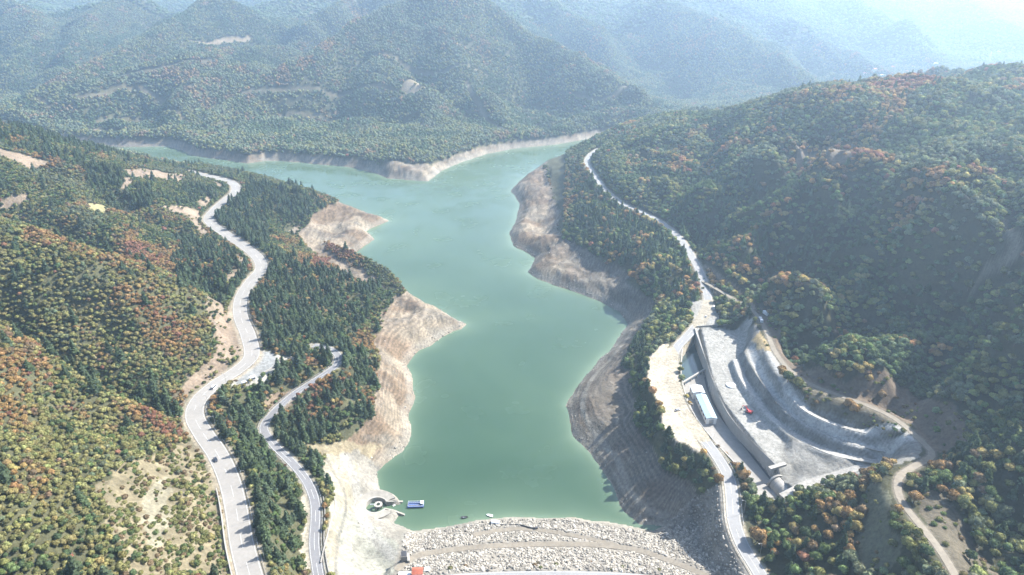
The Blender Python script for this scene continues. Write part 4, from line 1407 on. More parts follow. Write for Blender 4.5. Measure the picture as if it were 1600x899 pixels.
pb = np.where(zmask(x, y, 'apron') | zmask(x, y, 'strip') | zmask(x, y, 'intake'), 0, pb)
crest_d, _ = poly_dist(x, y, crest_road)
damb = inside(x, y, dam_zone) & (crest_d < 16) & (crest_d > 4.5)
pb = np.where(damb, 0.05, pb)
keep = rng.random(x.shape) < pb
x, y, z = x[keep], y[keep], z[keep]
cb = np.where(rng.random(x.shape) < 0.4, 0, np.where(rng.random(x.shape) < 0.4, 5, np.where(rng.random(x.shape) < 0.4, 1, 2)))
add_trees(x, y, z, rng.uniform(0.6, 1.7, x.shape) ** 1.1, 3.0, cb, rng.uniform(0.7, 1.2, x.shape))
for k in T: T[k] = np.concatenate(T[k])
n = len(T['x'])
print('trees in all', n)
T['px'], T['py'], T['d'] = project(T['x'], T['y'], T['z'])
infr = (T['px'] > 5) & (T['px'] < 1595) & (T['py'] > 10) & (T['py'] < 895)
size = T['r'] / T['d'] * np.where(T['k'] == 1, 1.5, 1)
solo = np.zeros(n, bool)
for kinds in ((0,), (1,), (3,)):
    m = np.isin(T['k'], kinds) & infr
    ids = np.nonzero(m)[0]
    ids = ids[np.argsort(-size[ids])][:300]
    solo[ids] = True
rotz = rng.uniform(0, 2 * math.pi, n)
pick = np.where(T['k'] == 0, rng.integers(0, NB, n), np.where(T['k'] == 1, NB + rng.integers(0, NC, n),
       np.where(T['k'] == 2, NB + NC + rng.integers(0, NFAR, n), NB + NC + NFAR + rng.integers(0, NS, n))))
tint = PALC[T['c'].astype(int)] * np.where(T['k'] == 2, 1.25, 1.0)[:, None] * (1 + 0.45 * sstep(60, 180, T['x']) * (T['k'] < 2))[:, None] * (1 + rng.uniform(-0.28, 0.30, (n, 1)) * np.where(T['k'] == 2, 0.55, 1.0)[:, None]) * rng.uniform(0.93, 1.07, (n, 3))  # right-hand slopes lightened: missing sunlight put into the leaf colour
XYZ = np.stack([T['x'], T['y'], T['z']], -1)
SCL = np.stack([T['r'], T['r'], T['r'] * T['s']], -1)
for nm, kk, ymin, ymax, lab in (('broadleaf_forest', 0, 0, 9e9, 'autumn broadleaf woods covering the slopes on both sides of the lake'),
                    ('conifer_forest', 1, 0, 9e9, 'dark conifer woods along both banks of the lake'),
                    ('distant_forest', 2, 0, 9e9, 'hazy woods covering the hills beyond the lake'),
                    ('scrub_bushes', 3, 0, 9e9, 'low bushes scattered over bare slopes and road verges')):
    m = (T['k'] == kk) & ~solo
    gn_scatter(nm, XYZ[m], SCL[m], rotz[m], pick[m], tint[m], protos, lab)

# ------------------------------------------------------------------ the trees and shrubs that show largest, one by one
class_mats = [leaf_mat('foliage_' + nm.replace(' ', '_').replace('-', '_'), PALC[i]) for i, (nm, _) in enumerate(PAL)]
def where_at(x, y, z):
    d0 = float(at_grid(np.minimum(pathd[0][0], 900), np.array([x]), np.array([y]))[0]); z0 = float(at_grid(pathd[0][1], np.array([x]), np.array([y]))[0])
    if x > 0:
        if inside(np.array([x]), np.array([y]), dam_zone)[0]: return 'on the boulder slope of the dam'
        d2 = float(at_grid(np.minimum(pathd[2][0], 900), np.array([x]), np.array([y]))[0])
        d3 = float(at_grid(np.minimum(pathd[3][0], 900), np.array([x]), np.array([y]))[0])
        if d3 < 14: return 'beside the dirt road above the quarry'
        if d2 < 14: return 'beside the grey road past the sandy terrace'
        zc = lambda nm: zmask(np.array([x]), np.array([y]), nm)[0]
        if zc('above_road') or zc('below_road'): return 'on the brown slope above the quarry'
        if x / y > 0.78: return 'in the hollow behind the pathway ridge'
        if y < 300: return 'on the wooded ridge below the quarry'
        return 'on the wooded bank beside the sandy terrace' if x < 140 else 'on the hillside above the quarry'
    if inside(np.array([x]), np.array([y]), dam_zone)[0]: return 'on the boulder slope of the dam'
    d1 = float(at_grid(np.minimum(pathd[1][0], 900), np.array([x]), np.array([y]))[0])
    on_up = x < np.interp(y, [q[1] for q in sorted(highway, key=lambda q: q[1])], [q[0] for q in sorted(highway, key=lambda q: q[1])])
    if on_up:
        if zmask(np.array([x]), np.array([y]), 'scrub')[0]: return 'on the dry scrub slope above the highway'
        if d0 < 17: return 'at the uphill edge of the highway'
        if x > -215 and y < 250: return 'low on the autumn hillside by the scrub slope'
        if x > -260: return 'on the middle of the near autumn hillside'
        return 'high on the near autumn hillside'
    if d1 < 10: return 'beside the narrow access road'
    if d0 < 17: return 'at the downhill edge of the highway'
    return 'in the strip between highway and access road' if y < 420 else 'on the wooded point above the bare shore'
def words(r, lo, hi):
    return 'small' if r < lo else ('big' if r > hi else 'medium-sized')
for i in np.nonzero(solo)[0]:
    x, y, z, r, s_, c = T['x'][i], T['y'][i], T['z'][i], T['r'][i], T['s'][i], int(T['c'][i])
    k = int(T['k'][i])
    pl = where_at(x, y, z)
    cn = PAL[c][0]
    loc = (x, y, z - 0.05)
    if k == 3:
        lab = f'{words(r, 0.9, 1.3)} {cn} shrub {pl}'
        o = empty('shrub', loc, rotz[i], lab, 'shrub', f'{words(r, 0.9, 1.3)} {cn} shrubs {pl}')
        f = link(bpy.data.objects.new('foliage', bush_me[i % NS]), o)
    else:
        nm, cat = ('broadleaf_tree', 'tree') if k == 0 else ('conifer_tree', 'tree')
        wd = words(r * s_, 2.0, 2.9) if k == 0 else words(r * s_, 2.1, 2.9)
        kind_w = 'round-crowned tree' if k == 0 else 'pointed conifer'
        lab = f'{wd} {cn} {kind_w} {pl}'
        o = empty(nm, loc, rotz[i], lab, cat, f'{wd} {cn} {kind_w}s {pl}')
        pi = int(pick[i])
        tk = link(bpy.data.objects.new('trunk', trunk_me[pi]), o)
        f = link(bpy.data.objects.new('crown', crown_me[pi]), o)
        tk.scale = (r, r, r * s_)
    f.scale = (r, r, r * s_)
    f.material_slots[0].link = 'OBJECT'
    f.material_slots[0].material = class_mats[c]

# ------------------------------------------------------------------ boulders of the dam
x, y = sample(-90, 190, 225, 345, 1.25, rng)
z = at_grid(GZ, x, y); s = at_grid(sd, x, y)
ok = inside(x, y, dam_zone) & (s > 4.5 + 6 * (fbm(x / 12, y / 12, 961, 2) - 0.4))
for k, w_ in ((4, 2.6), (5, 2.0), (6, 4.6), (2, 7.5)):
    ok &= at_grid(np.minimum(pathd[k][0], 900), x, y) > w_
pr = np.where(fbm(x / 9, y / 5, 901, 3) > 0.36, 0.93, 0.35) * np.where(s < 5, 0.5, 1)
ok &= rng.random(x.shape) < pr
x, y, z = x[ok], y[ok], z[ok]
n = len(x)
rs = rng.uniform(0.45, 1.05, n) ** 1.3 + 0.12
px, py, dp = project(x, y, z)
m = (px > 5) & (px < 1595) & (py < 893)
ids = np.nonzero(m)[0]
ids = ids[np.argsort(-(rs[ids] / dp[ids]))][:300]
sol = np.zeros(n, bool); sol[ids] = True
ss = rs[:, None] * rng.uniform(0.7, 1.3, (n, 3)) * np.array([1, 1, 0.75])
rz = rng.uniform(0, 6.28, n)
gn_scatter('riprap', np.stack([x, y, z + rs * 0.15], -1)[~sol], ss[~sol], rz[~sol], rng.integers(0, 7, n)[~sol], None, rock_kinds, 'pale quarried boulders covering the face of the dam')
for i in ids:
    o = link(bpy.data.objects.new('boulder', rock_meshes[i % 7]))
    o.location = (x[i], y[i], z[i] + rs[i] * 0.15); o.scale = ss[i]; o.rotation_euler = (0, 0, rz[i])
    side = 'at the crest of' if z[i] > 24 else ('halfway up' if z[i] > 12 else 'low on')
    ft = 'flat' if ss[i][2] < 0.62 * max(ss[i][0], ss[i][1]) else 'blocky'
    tag(o, f'{ft} pale boulder larger than most {side} the dam face', 'boulder', f'{ft} large boulders {side} the dam face')

# stones along the water's edge and on the bare banks
x, y = sample(-330, 330, 250, 900, 2.4, rng)
z = at_grid(GZ, x, y); s = at_grid(sd, x, y)
ok = (s > 0.3) & (z < 21) & (s < 60) & ~inside(x, y, dam_zone)
pr = np.where(s < 5, 0.45, 0.035) * np.where(fbm(x / 18, y / 18, 951, 3) > 0.47, 1.7, 0.35)
pr = np.where(zmask(x, y, 'intake'), 0.01, pr) * np.where((x > 30) & (y < 520), 0.35, 1)
ok &= rng.random(x.shape) < pr
x, y, z = x[ok], y[ok], z[ok]
rs = rng.uniform(0.25, 0.95, len(x)) ** 1.4 + 0.1
gn_scatter('shore_stones', np.stack([x, y, z], -1), rs[:, None] * rng.uniform(0.7, 1.3, (len(x), 3)), rng.uniform(0, 6.28, len(x)), rng.integers(0, 7, len(x)), None, rock_kinds, 'brown grey stones strewn along the bare shore')
# ------------------------------------------------------------------ spillway, conduit and quarry works
def zH(x, y):
    return float(H(np.array([x]), np.array([y]))[0])

def wall_along(pts, z_lo, thick, side=1):
    """vertical wall: pts give plan and top height"""
    a = smooth_line(pts, 3)
    o = offset_line(a, thick * side)
    rings = []
    for p, q in zip(a, o):
        lo = z_lo if z_lo is not None else p[2] - 2
        rings.append([(p[0], p[1], lo), (p[0], p[1], p[2]), (q[0], q[1], p[2]), (q[0], q[1], lo)])
    return MB().loft(rings)

def spillway():
    c = SP_L[3]
    r = empty('spillway', (0, 0, 0), 0, 'long concrete spillway channel curving between the sandy terrace and the grey quarry floor', 'spillway')
    sl, sr = smooth_line(SP_L, 3), smooth_line(SP_RB, 3)
    n = 60
    def res(l, k):
        p = np.array(l); d = np.r_[0, np.cumsum(np.linalg.norm(np.diff(p[:, :2], axis=0), axis=1))]
        t = np.linspace(0, d[-1], k)
        return np.stack([np.interp(t, d, p[:, i]) for i in range(3)], -1)
    A, B = res(sl, n), res(sr, n)
    # floor in slabs, stepping from the dark pool to the dry lower deck
    k0 = int(n * 0.27)
    fl = MB()
    for i in range(k0, n - 1):
        fl.poly([(*A[i][:2], 31.6), (*B[i][:2], 31.6), (*B[i + 1][:2], 31.6), (*A[i + 1][:2], 31.6)], 0.75)
    fl.build('channel_floor', M['concrete_grey'], r)
    pl = MB()
    for i in range(0, k0):
        pl.poly([(*A[i][:2], 31.6), (*B[i][:2], 31.6), (*B[i + 1][:2], 31.6), (*A[i + 1][:2], 31.6)], 0.5)
    pl.build('pool', M['pool'], r)
    a, b = A[k0], B[k0]
    mb = MB()
    mid = (a + b) / 2
    mb.box((mid[0], mid[1], 35.6), (np.linalg.norm(b[:2] - a[:2]) + 0.6, 1.3, 1.1), math.atan2(b[1] - a[1], b[0] - a[0]))
    for t in (0.12, 0.38, 0.62, 0.88):
        p = a * (1 - t) + b * t
        mb.box((p[0], p[1], 33.7), (0.7, 1.1, 3.0), math.atan2(b[1] - a[1], b[0] - a[0]))
    mb.build('weir_bridge', M['concrete'], r)
    wall_along(SP_L, 31.2, 0.9, 1).build('side_wall', M['concrete'], r)
    # sloping wall on the quarry side with a walkway on its crest
    T_ = res(smooth_line(SP_RT, 3), n)
    rings = []
    for i in range(n):
        p, q = B[i], T_[i]
        d = q[:2] - p[:2]; d = d / (np.linalg.norm(d) + 1e-6)
        q2 = q[:2] + d * 1.6
        rings.append([(p[0], p[1], 31.3), (p[0], p[1], 32.2), (q[0], q[1], q[2] + 0.35), (q2[0], q2[1], q[2] + 0.35), (q2[0], q2[1], 31.3)])
    MB().loft(rings).build('retaining_wall', M['concrete'], r)
    dr = MB()  # dark strip painting the shade along the foot of the wall
    for i in range(k0 + 2, n - 2):
        p = B[i] * 0.985 + A[i] * 0.015; q = B[i + 1] * 0.985 + A[i + 1] * 0.015
        p2 = B[i] * 0.91 + A[i] * 0.09; q2 = B[i + 1] * 0.91 + A[i + 1] * 0.09
        dr.poly([(*p2[:2], 32.36), (*p[:2], 32.36), (*q[:2], 32.36), (*q2[:2], 32.36)], 0.02)
    dr.build('wall_foot_shade', M['dark_metal'], r)
    rail = MB()
    for i in range(0, n - 1):
        q, q2 = T_[i], T_[i + 1]
        rail.tube((q[0], q[1], q[2] + 1.3), (q2[0], q2[1], q2[2] + 1.3), 0.05, n=4)
        rail.tube((q[0], q[1], q[2] + 0.3), (q[0], q[1], q[2] + 1.3), 0.05, n=4)
    rail.build('handrail', M['steel'], r)
spillway()

def hall(p0, p1, width, zb, h, label, roofm, wallm, name='valve_hall', cat='building', pitch=0.12, doors=True, wins=6):
    """low hall with a shallow sheet roof; p0->p1 is the long axis"""
    a, b = np.array(p0[:2]), np.array(p1[:2])
    L = float(np.linalg.norm(b - a)); m = (a + b) / 2; rz = math.atan2(b[1] - a[1], b[0] - a[0])
    r = empty(name, (m[0], m[1], zb), rz, label, cat)
    MB().box((0, 0, h / 2), (L, width, h)).build('wall', wallm, r)
    rf = MB()
    e = width * pitch
    rf.loft([[(x, -width / 2 - .35, h + .01), (x, 0, h + e), (x, width / 2 + .35, h + .01), (x, width / 2 + .35, h + .22), (x, 0, h + e + .22), (x, -width / 2 - .35, h + .22)] for x in (-L / 2 - .35, L / 2 + .35)])
    ro = rf.build('roof', roofm, r)
    sm_ = MB()
    k = max(3, int(L / 2.2))
    for i in range(k + 1):
        x = -L / 2 + L * i / k
        for s in (-1, 1):
            sm_.tube((x, s * 0.1, h + e + .24), (x, s * (width / 2 + .3), h + .25), 0.035, n=4)
    sm_.build('seam', M['steel'], ro)
    for i in range(wins):
        for s in (-1, 1):
            x = -L / 2 + L * (i + .5) / wins
            w = MB().box((x, s * (width / 2 + .02), h * .62), (L / wins * .45, .08, h * .3)).build('window', M['glass'], r)
    if doors:
        d = MB().box((-L / 2 - .03, 0, h * .4), (.1, width * .45, h * .78)).build('door', M['steel'], r)
        MB().box((-L / 2 - .1, width * .15, h * .4), (.08, .08, .5)).build('handle', M['dark_metal'], d)
    return r
hall(P(1112, 655, 37), P(1095, 618, 37), 7.2, 32.3, 5.2, 'long hall with pale blue metal roof standing in the spillway channel', M['roof_blue'], M['wall_white'])
hall(P(1092, 616, 37), P(1087, 605, 37), 8.6, 32.3, 5.8, 'short hall with bluish white roof just upstream of the long blue-roofed hall', M['roof_white'], M['wall_white'], wins=2)

def conduit():
    a, b = np.array(P(1213, 757, 33)), np.array(P(1250, 797, 32))
    d = (b - a) / np.linalg.norm(b - a)
    n = np.array([d[1], -d[0], 0])
    r = empty('outlet_conduit', tuple(a), 0, 'huge half-round concrete conduit running downhill from the end of the spillway', 'conduit')
    R_ = 5.3
    L = float(np.linalg.norm(b - a))
    def ring(t, ro, ri=None):
        c = d * t + np.array([0, 0, 0.3])
        o = [c + n * ro * math.cos(q) + np.array([0, 0, ro * math.sin(q)]) for q in np.linspace(-0.12, math.pi + 0.12, 22)]
        i_ = [c + n * ri * math.cos(q) + np.array([0, 0, ri * math.sin(q)]) for q in np.linspace(math.pi + 0.12, -0.12, 22)]
        return o + i_
    MB().loft([ring(t, R_, R_ - .6) for t in np.linspace(0, L, 8)]).build('vault', M['concrete'], r, sm=False)
    for t in np.linspace(3, L - 2, 5):
        MB().loft([ring(t - .15, R_ + .06, R_ - .2), ring(t + .15, R_ + .06, R_ - .2)]).build('joint_band', M['concrete_grey'], r)
    MB().loft([ring(-1.2, R_ + 1.1, R_ - .9), ring(0.1, R_ + 1.1, R_ - .9)]).build('portal_ring', M['concrete_grey'], r)
    h = MB()
    p = np.array(P(1203, 733, 41)) - a; q = np.array(P(1226, 726, 41)) - a
    m = (p + q) / 2
    h.box((m[0], m[1], m[2] + .2), (float(np.linalg.norm((q - p)[:2])) + 1, 2.6, 1.8), math.atan2(q[1] - p[1], q[0] - p[0]))
    h.build('headwall', M['concrete'], r)
conduit()

c = P(1142, 602, 42.5)
r = empty('round_tank', (c[0], c[1], zH(c[0], c[1])), 0, 'white round tank lid lying on the grey quarry floor', 'tank')
MB().tube((0, 0, 0), (0, 0, .7), 3.5, n=36).build('shell', M['white_paint'], r)
MB().tube((0, 0, .7), (0, 0, 1.0), 3.65, 3.2, n=36).build('lid', M['white_paint'], r)
MB().tube((1.2, 0, 1.0), (1.2, 0, 1.25), .45, n=12).build('hatch', M['steel'], r)

def excavator(x, y, rz):
    z = zH(x, y)
    r = empty('excavator', (x, y, z), rz, 'red tracked excavator parked on the grey quarry floor', 'excavator')
    for s in (-1, 1):
        t = MB().box((0, s * 1.25, .5), (4.4, .65, .95), bevel=.3).build('track', M['rubber'], r)
        mb = MB()
        for k in range(5):
            mb.tube((-1.6 + .8 * k, s * 1.6, .42), (-1.6 + .8 * k, s * 1.62, .42), .3, n=10)
        mb.build('roller', M['steel'], t)
    MB().tube((0, 0, .9), (0, 0, 1.2), 1.0, n=16).build('slew_ring', M['dark_metal'], r)
    MB().box((-.4, 0, 1.85), (3.8, 2.7, 1.3), bevel=.15).build('engine_housing', M['red_paint'], r)
    cb = MB().box((1.0, .8, 2.4), (1.5, 1.05, 1.9), taper=.85, bevel=.08).build('cab', M['red_paint'], r)
    MB().box((1.78, .8, 2.7), (.05, .8, .9)).box((1.0, 1.34, 2.7), (1.0, .05, .8)).build('window', M['glass'], cb)
    MB().box((-2.3, 0, 1.7), (.7, 2.6, 1.1), bevel=.2).build('counterweight', M['dark_metal'], r)
    bm_ = MB(); bm_.tube((.9, -.3, 1.9), (3.2, -.3, 4.6), .32, .26, 6); bm_.tube((3.2, -.3, 4.6), (5.4, -.3, 4.1), .26, .2, 6); bm_.build('boom', M['red_paint'], r)
    ar = MB().tube((5.4, -.3, 4.1), (5.9, -.3, 1.5), .22, .16, 6).build('arm', M['red_paint'], r)
    MB().loft([[(5.5, -.8, .5), (6.3, -.8, .4), (6.4, -.8, 1.3), (5.6, -.8, 1.5)], [(5.5, .2, .5), (6.3, .2, .4), (6.4, .2, 1.3), (5.6, .2, 1.5)]]).build('bucket', M['dark_metal'], ar)
p = P(1170, 647, 41)
excavator(p[0], p[1], 2.4)

# ------------------------------------------------------------------ vehicles
def car_parts(r, paint, L=4.4, W_=1.8, H_=1.45, van=False):
    body = MB()
    body.loft([[(x, -W_ / 2 * k, z0), (x, W_ / 2 * k, z0), (x, W_ / 2 * k, z1), (x, -W_ / 2 * k, z1)] for x, k, z0, z1 in
               ((-L / 2, .86, .38, .78), (-L / 2 + .15, .97, .3, .92), (-L * .2, 1, .28, .95), (L * .22, 1, .28, .92), (L / 2 - .5, .97, .28, .82), (L / 2 - .1, .9, .32, .68), (L / 2, .8, .38, .6))])
    body.build('body', paint, r)
    x0, x1, x2, x3 = ((-L * .48, -L * .46, L * .22, L * .36) if van else (-L * .42, -L * .28, L * .08, L * .24))
    rf = MB().loft([[(x, -w_ / 2, z) for x, w_, z in ((x0, W_ * .92, .9), (x1, W_ * .78, H_), (x2, W_ * .78, H_), (x3, W_ * .92, .9))],
                    [(x, w_ / 2, z) for x, w_, z in ((x0, W_ * .92, .9), (x1, W_ * .78, H_), (x2, W_ * .78, H_), (x3, W_ * .92, .9))]])
    gh = rf.build('cabin', M['glass'], r)
    MB().box(((x1 + x2) / 2, 0, H_ + .02), (x2 - x1 + .1, W_ * .8, .06), bevel=.02).build('roof', paint, gh)
    for sx in (-1, 1):
        for sy in (-1, 1):
            w = MB().tube((sx * L * .31, sy * (W_ / 2 - .22), .32), (sx * L * .31, sy * (W_ / 2 + .01), .32), .32, n=16).build('wheel', M['rubber'], r)
            MB().tube((sx * L * .31, sy * (W_ / 2 + .01), .32), (sx * L * .31, sy * (W_ / 2 + .03), .32), .19, n=10).build('rim', M['steel'], w)
    for sy in (-1, 1):
        MB().box((L / 2 - .03, sy * W_ * .32, .62), (.08, .34, .14)).build('headlight', M['lens'], r)
        MB().box((-L / 2 + .0, sy * W_ * .34, .72), (.06, .26, .16)).build('tail_light', M['red_paint'], r)

def on_road(ln, px, py, off, lift=0.19):
    """nearest place on a road, with heading"""
    p = np.array(ln)
    qx, qy, _ = project(p[:, 0], p[:, 1], p[:, 2])
    i = int(np.argmin((qx - px) ** 2 + (qy - py) ** 2)); i = min(max(i, 1), len(p) - 2)
    t = p[i + 1][:2] - p[i - 1][:2]; t = t / np.linalg.norm(t)
    nrm = np.array([t[1], -t[0]])
    q = p[i][:2] + nrm * off
    return q[0], q[1], p[i][2] + lift, math.atan2(t[1], t[0])

def put_car(pos, mat, label, name='car', cat='car', flip=False, **kw):
    x, y, z, rz = pos
    r = empty(name, (x, y, z), rz + (math.pi if flip else 0), label, cat)
    car_parts(r, mat, **kw)
    return r
M['black_paint'] = simple('black_paint', (0.03, 0.03, 0.04), 0.35, var=0.05, spec=0.5)
M['silver_paint'] = simple('silver_paint', (0.45, 0.46, 0.47), 0.35, 0.4, var=0.05)
put_car(on_road(highway, 347, 718, -2.5), M['black_paint'], 'black car driving on the pale highway beside the scrub slope', flip=True)
put_car(on_road(right_road, 1105, 497, 2.2), M['silver_paint'], 'silver car on the grey road at the junction above the quarry floor')
put_car((P(1109, 482, 44)[0] + 3.5, P(1109, 482, 44)[1], zH(P(1109, 482, 44)[0] + 3.5, P(1109, 482, 44)[1]) + .05, 1.3), M['white_paint'], 'white van parked at the junction by the tree edge', 'van', 'van', L=5.4, W_=2.0, H_=2.2, van=True)
p = P(1065, 641, 39.5); put_car((p[0] - 3, p[1], zH(p[0] - 3, p[1]) + .03, .4), M['silver_paint'], 'silver car parked on the sandy terrace beside the spillway')
put_car(on_road(highway, 328, 603, 2.4), M['white_paint'], 'white van on the highway bend beside the cut slope', 'van', 'van', L=5.2, W_=2.0, H_=2.1, van=True)
def truck(pos, label, mat):
    x, y, z, rz = pos
    r = empty('truck', (x, y, z), rz, label, 'truck')
    MB().box((0, 0, .75), (7.6, 2.0, .3)).build('chassis', M['dark_metal'], r)
    cb = MB().box((3.0, 0, 1.85), (1.9, 2.35, 2.1), taper=.93, bevel=.12).build('cab', mat, r)
    MB().box((3.93, 0, 2.25), (.08, 2.0, .85)).build('windscreen', M['glass'], cb)
    MB().loft([[(x_, -1.15 * k, z_) for x_, z_ in ((-3.7, 1.0), (-3.9, 2.5), (1.8, 2.5), (1.7, 1.0))] for k in (1,)] + [[(x_, 1.15, z_) for x_, z_ in ((-3.7, 1.0), (-3.9, 2.5), (1.8, 2.5), (1.7, 1.0))]]).build('tipper_body', M['steel'], r)
    for sx in (-2.9, -1.6, 2.9):
        for sy in (-1, 1):
            w = MB().tube((sx, sy * .8, .5), (sx, sy * 1.15, .5), .5, n=16).build('wheel', M['rubber'], r)
            MB().tube((sx, sy * 1.15, .5), (sx, sy * 1.18, .5), .25, n=10).build('rim', M['steel'], w)
truck(on_road(upper_road, 1190, 503, 0.3), 'white tipper truck on the dirt road at the top of the quarry', M['white_paint'])

# ------------------------------------------------------------------ intake basin
def intake():
    cx, cy = intake_c[:2]
    r = empty('intake_basin', (cx, cy, 0), 0, 'round white concrete basin around the water intake at the shore beside the dam', 'basin')
    def arc(r0, r1, z0, z1, z2, a0, a1, n=40):
        rings = []
        for t in np.linspace(a0, a1, n):
            c_, s_ = math.cos(t), math.sin(t)
            rings.append([(r0 * c_, r0 * s_, z0), (r0 * c_, r0 * s_, z1), (r1 * c_, r1 * s_, z2), (r1 * c_, r1 * s_, z0)])
        return MB().loft(rings)
    arc(7.0, 7.9, -2.5, 3.5, 3.5, .42, 2 * math.pi - .42).build('ring_wall', M['concrete'], r)
    M['white_concrete'] = simple('pale_concrete', (0.235, 0.222, 0.195), 0.85, var=0.25, scale=0.3)
    arc(7.9, 13.5, 2.0, 3.42, 3.9, .5, 2 * math.pi - .6).build('apron', M['white_concrete'], r)
    for s, ex in ((1, 17), (-1, 20)):
        MB().loft([[(6.4, s * 2.9, -2.5), (6.4, s * 2.9, 3.5), (6.4, s * 3.8, 3.5), (6.4, s * 3.8, -2.5)],
                   [(ex * .6, s * 3.6, -2.5), (ex * .6, s * 3.6, 2.8), (ex * .6, s * 4.8, 2.8), (ex * .6, s * 4.8, -2.5)],
                   [(ex, s * 5.5, -2.5), (ex, s * 5.5, .8), (ex, s * 6.9, .8), (ex, s * 6.9, -2.5)]]).build('wing_wall', M['white_concrete'], r)
    r2 = empty('intake_tower', (cx + 1.5, cy + .6, -2), 0, 'small round intake tower with a concrete cap inside the basin', 'tower')
    for k in range(6):
        a = k * math.pi / 3
        MB().box((2.2 * math.cos(a), 2.2 * math.sin(a), 2.4), (.5, .7, 4.8), a).build('pillar', M['concrete_grey'], r2)
    cp = MB(); n = 28
    cp.loft([[(1.3 * math.cos(t), 1.3 * math.sin(t), 4.8), (2.8 * math.cos(t), 2.8 * math.sin(t), 4.8), (2.8 * math.cos(t), 2.8 * math.sin(t), 5.4), (1.3 * math.cos(t), 1.3 * math.sin(t), 5.4)] for t in np.linspace(0, 2 * math.pi - .01, n)])
    cp.build('cap_ring', M['concrete'], r2)
    MB().tube((0, 0, .2), (0, 0, 3.6), 1.1, n=18).build('shaft', M['dark_metal'], r2)
    MB().box((-3.9, 0, 5.2), (3.2, .9, .2)).build('walkway', M['steel'], r2)
intake()

def gate_shaft():
    x, y, z = P(632, 874, 20)
    z = zH(x, y)
    r = empty('gate_shaft', (x, y, z - .3), .15, 'dark square concrete shaft at the corner where the dam meets the shore', 'shaft')
    MB().box((0, 0, 2.2), (3.6, 4.6, 4.4)).build('shaft_wall', M['concrete_grey'], r)
    MB().box((0, 0, 4.5), (3.0, 4.0, .2)).build('grating', M['dark_metal'], r)
    MB().box((2.4, -.5, 1.0), (1.2, 6.0, 2.6)).build('buttress', M['concrete'], r)
    MB().box((-1.82, -.2, 1.4), (.06, 2.4, 2.6)).build('opening', M['dark_metal'], r)
gate_shaft()

# ------------------------------------------------------------------ boats
def pontoon():
    x, y, _ = P(650, 790, 0)
    r = empty('pontoon', (x, y, 0), .04, 'blue work pontoon with a railed deck floating on the water near the dam', 'pontoon')
    for s in (-1, 0, 1):
        MB().box((0, s * 1.7, .25), (10.6, 1.3, 1.1), bevel=.25).build('float', M['blue_paint'], r)
    dk = MB().box((0, 0, .92), (10.8, 5.0, .2)).build('deck', M['blue_paint'], r)
    mb = MB()
    for i in range(11):
        for s in (-1, 1):
            xx = -5.2 + 1.04 * i
            mb.tube((xx, s * 2.4, 1.0), (xx, s * 2.4, 2.0), .05, n=5)
    for s in (-1, 1):
        for zz in (1.5, 2.0):
            mb.tube((-5.2, s * 2.4, zz), (5.2, s * 2.4, zz), .05, n=5)
    for xx in (-5.2, 5.2):
        mb.tube((xx, -2.4, 2.0), (xx, 2.4, 2.0), .05, n=5)
    mb.build('railing', M['white_paint'], r)
    for j, yy in enumerate((-1.1, 1.1)):
        b = MB()
        for i in range(6):
            b.box((-4.2 + 1.25 * i, yy, 1.3), (.95, .5, .5), bevel=.05)
        b.build('equipment_row', M['steel'], r)
    cb = MB().box((4.1, .2, 1.8), (1.7, 2.2, 1.6), bevel=.08).build('cabin', M['steel'], r)
    MB().box((3.23, .2, 2.0), (.06, 1.5, .6)).build('window', M['glass'], cb)
    MB().box((4.1, .2, 2.66), (2.0, 2.5, .12)).build('roof', M['white_paint'], cb)
pontoon()

def small_boat(x, y, z, rz, label, mat, L=4.0):
    r = empty('small_boat', (x, y, z), rz, label, 'boat')
    k = L / 4
    secs = []
    for t, w, zb in ((-2.0, .75, .05), (-1.0, .85, 0), (.4, .8, 0), (1.3, .5, .1), (2.0, .06, .35)):
        secs.append([(t * k, -w * k, .62 * k), (t * k, -w * .6 * k, zb), (t * k, w * .6 * k, zb), (t * k, w * k, .62 * k), (t * k, w * .85 * k, .62 * k), (t * k, 0, .22 * k), (t * k, -w * .85 * k, .62 * k)])
    MB().loft(secs).build('hull', mat, r)
    MB().box((-.6 * k, 0, .45 * k), (.3, 1.5 * k, .08)).build('seat', M['steel'], r)
    e = MB().box((-2.1 * k, 0, .75 * k), (.35, .35, .6), bevel=.08).build('outboard_motor', M['dark_metal'], r)
x, y, _ = P(616.5, 790, 0); small_boat(x, y, -.1, .6, 'tiny white boat on the water just outside the intake basin', M['white_paint'], 2.6)
x, y, _ = P(765, 807, 0); small_boat(x, y + .5, -.05, 2.8, 'white boat moored at the water edge of the dam', M['white_paint'], 4.6)
x, y, _ = P(726, 810, 0); small_boat(x, y + .4, 0, 0.1, 'dark flat boat lying at the silty water edge by the dam', M['dark_metal'], 4.5)
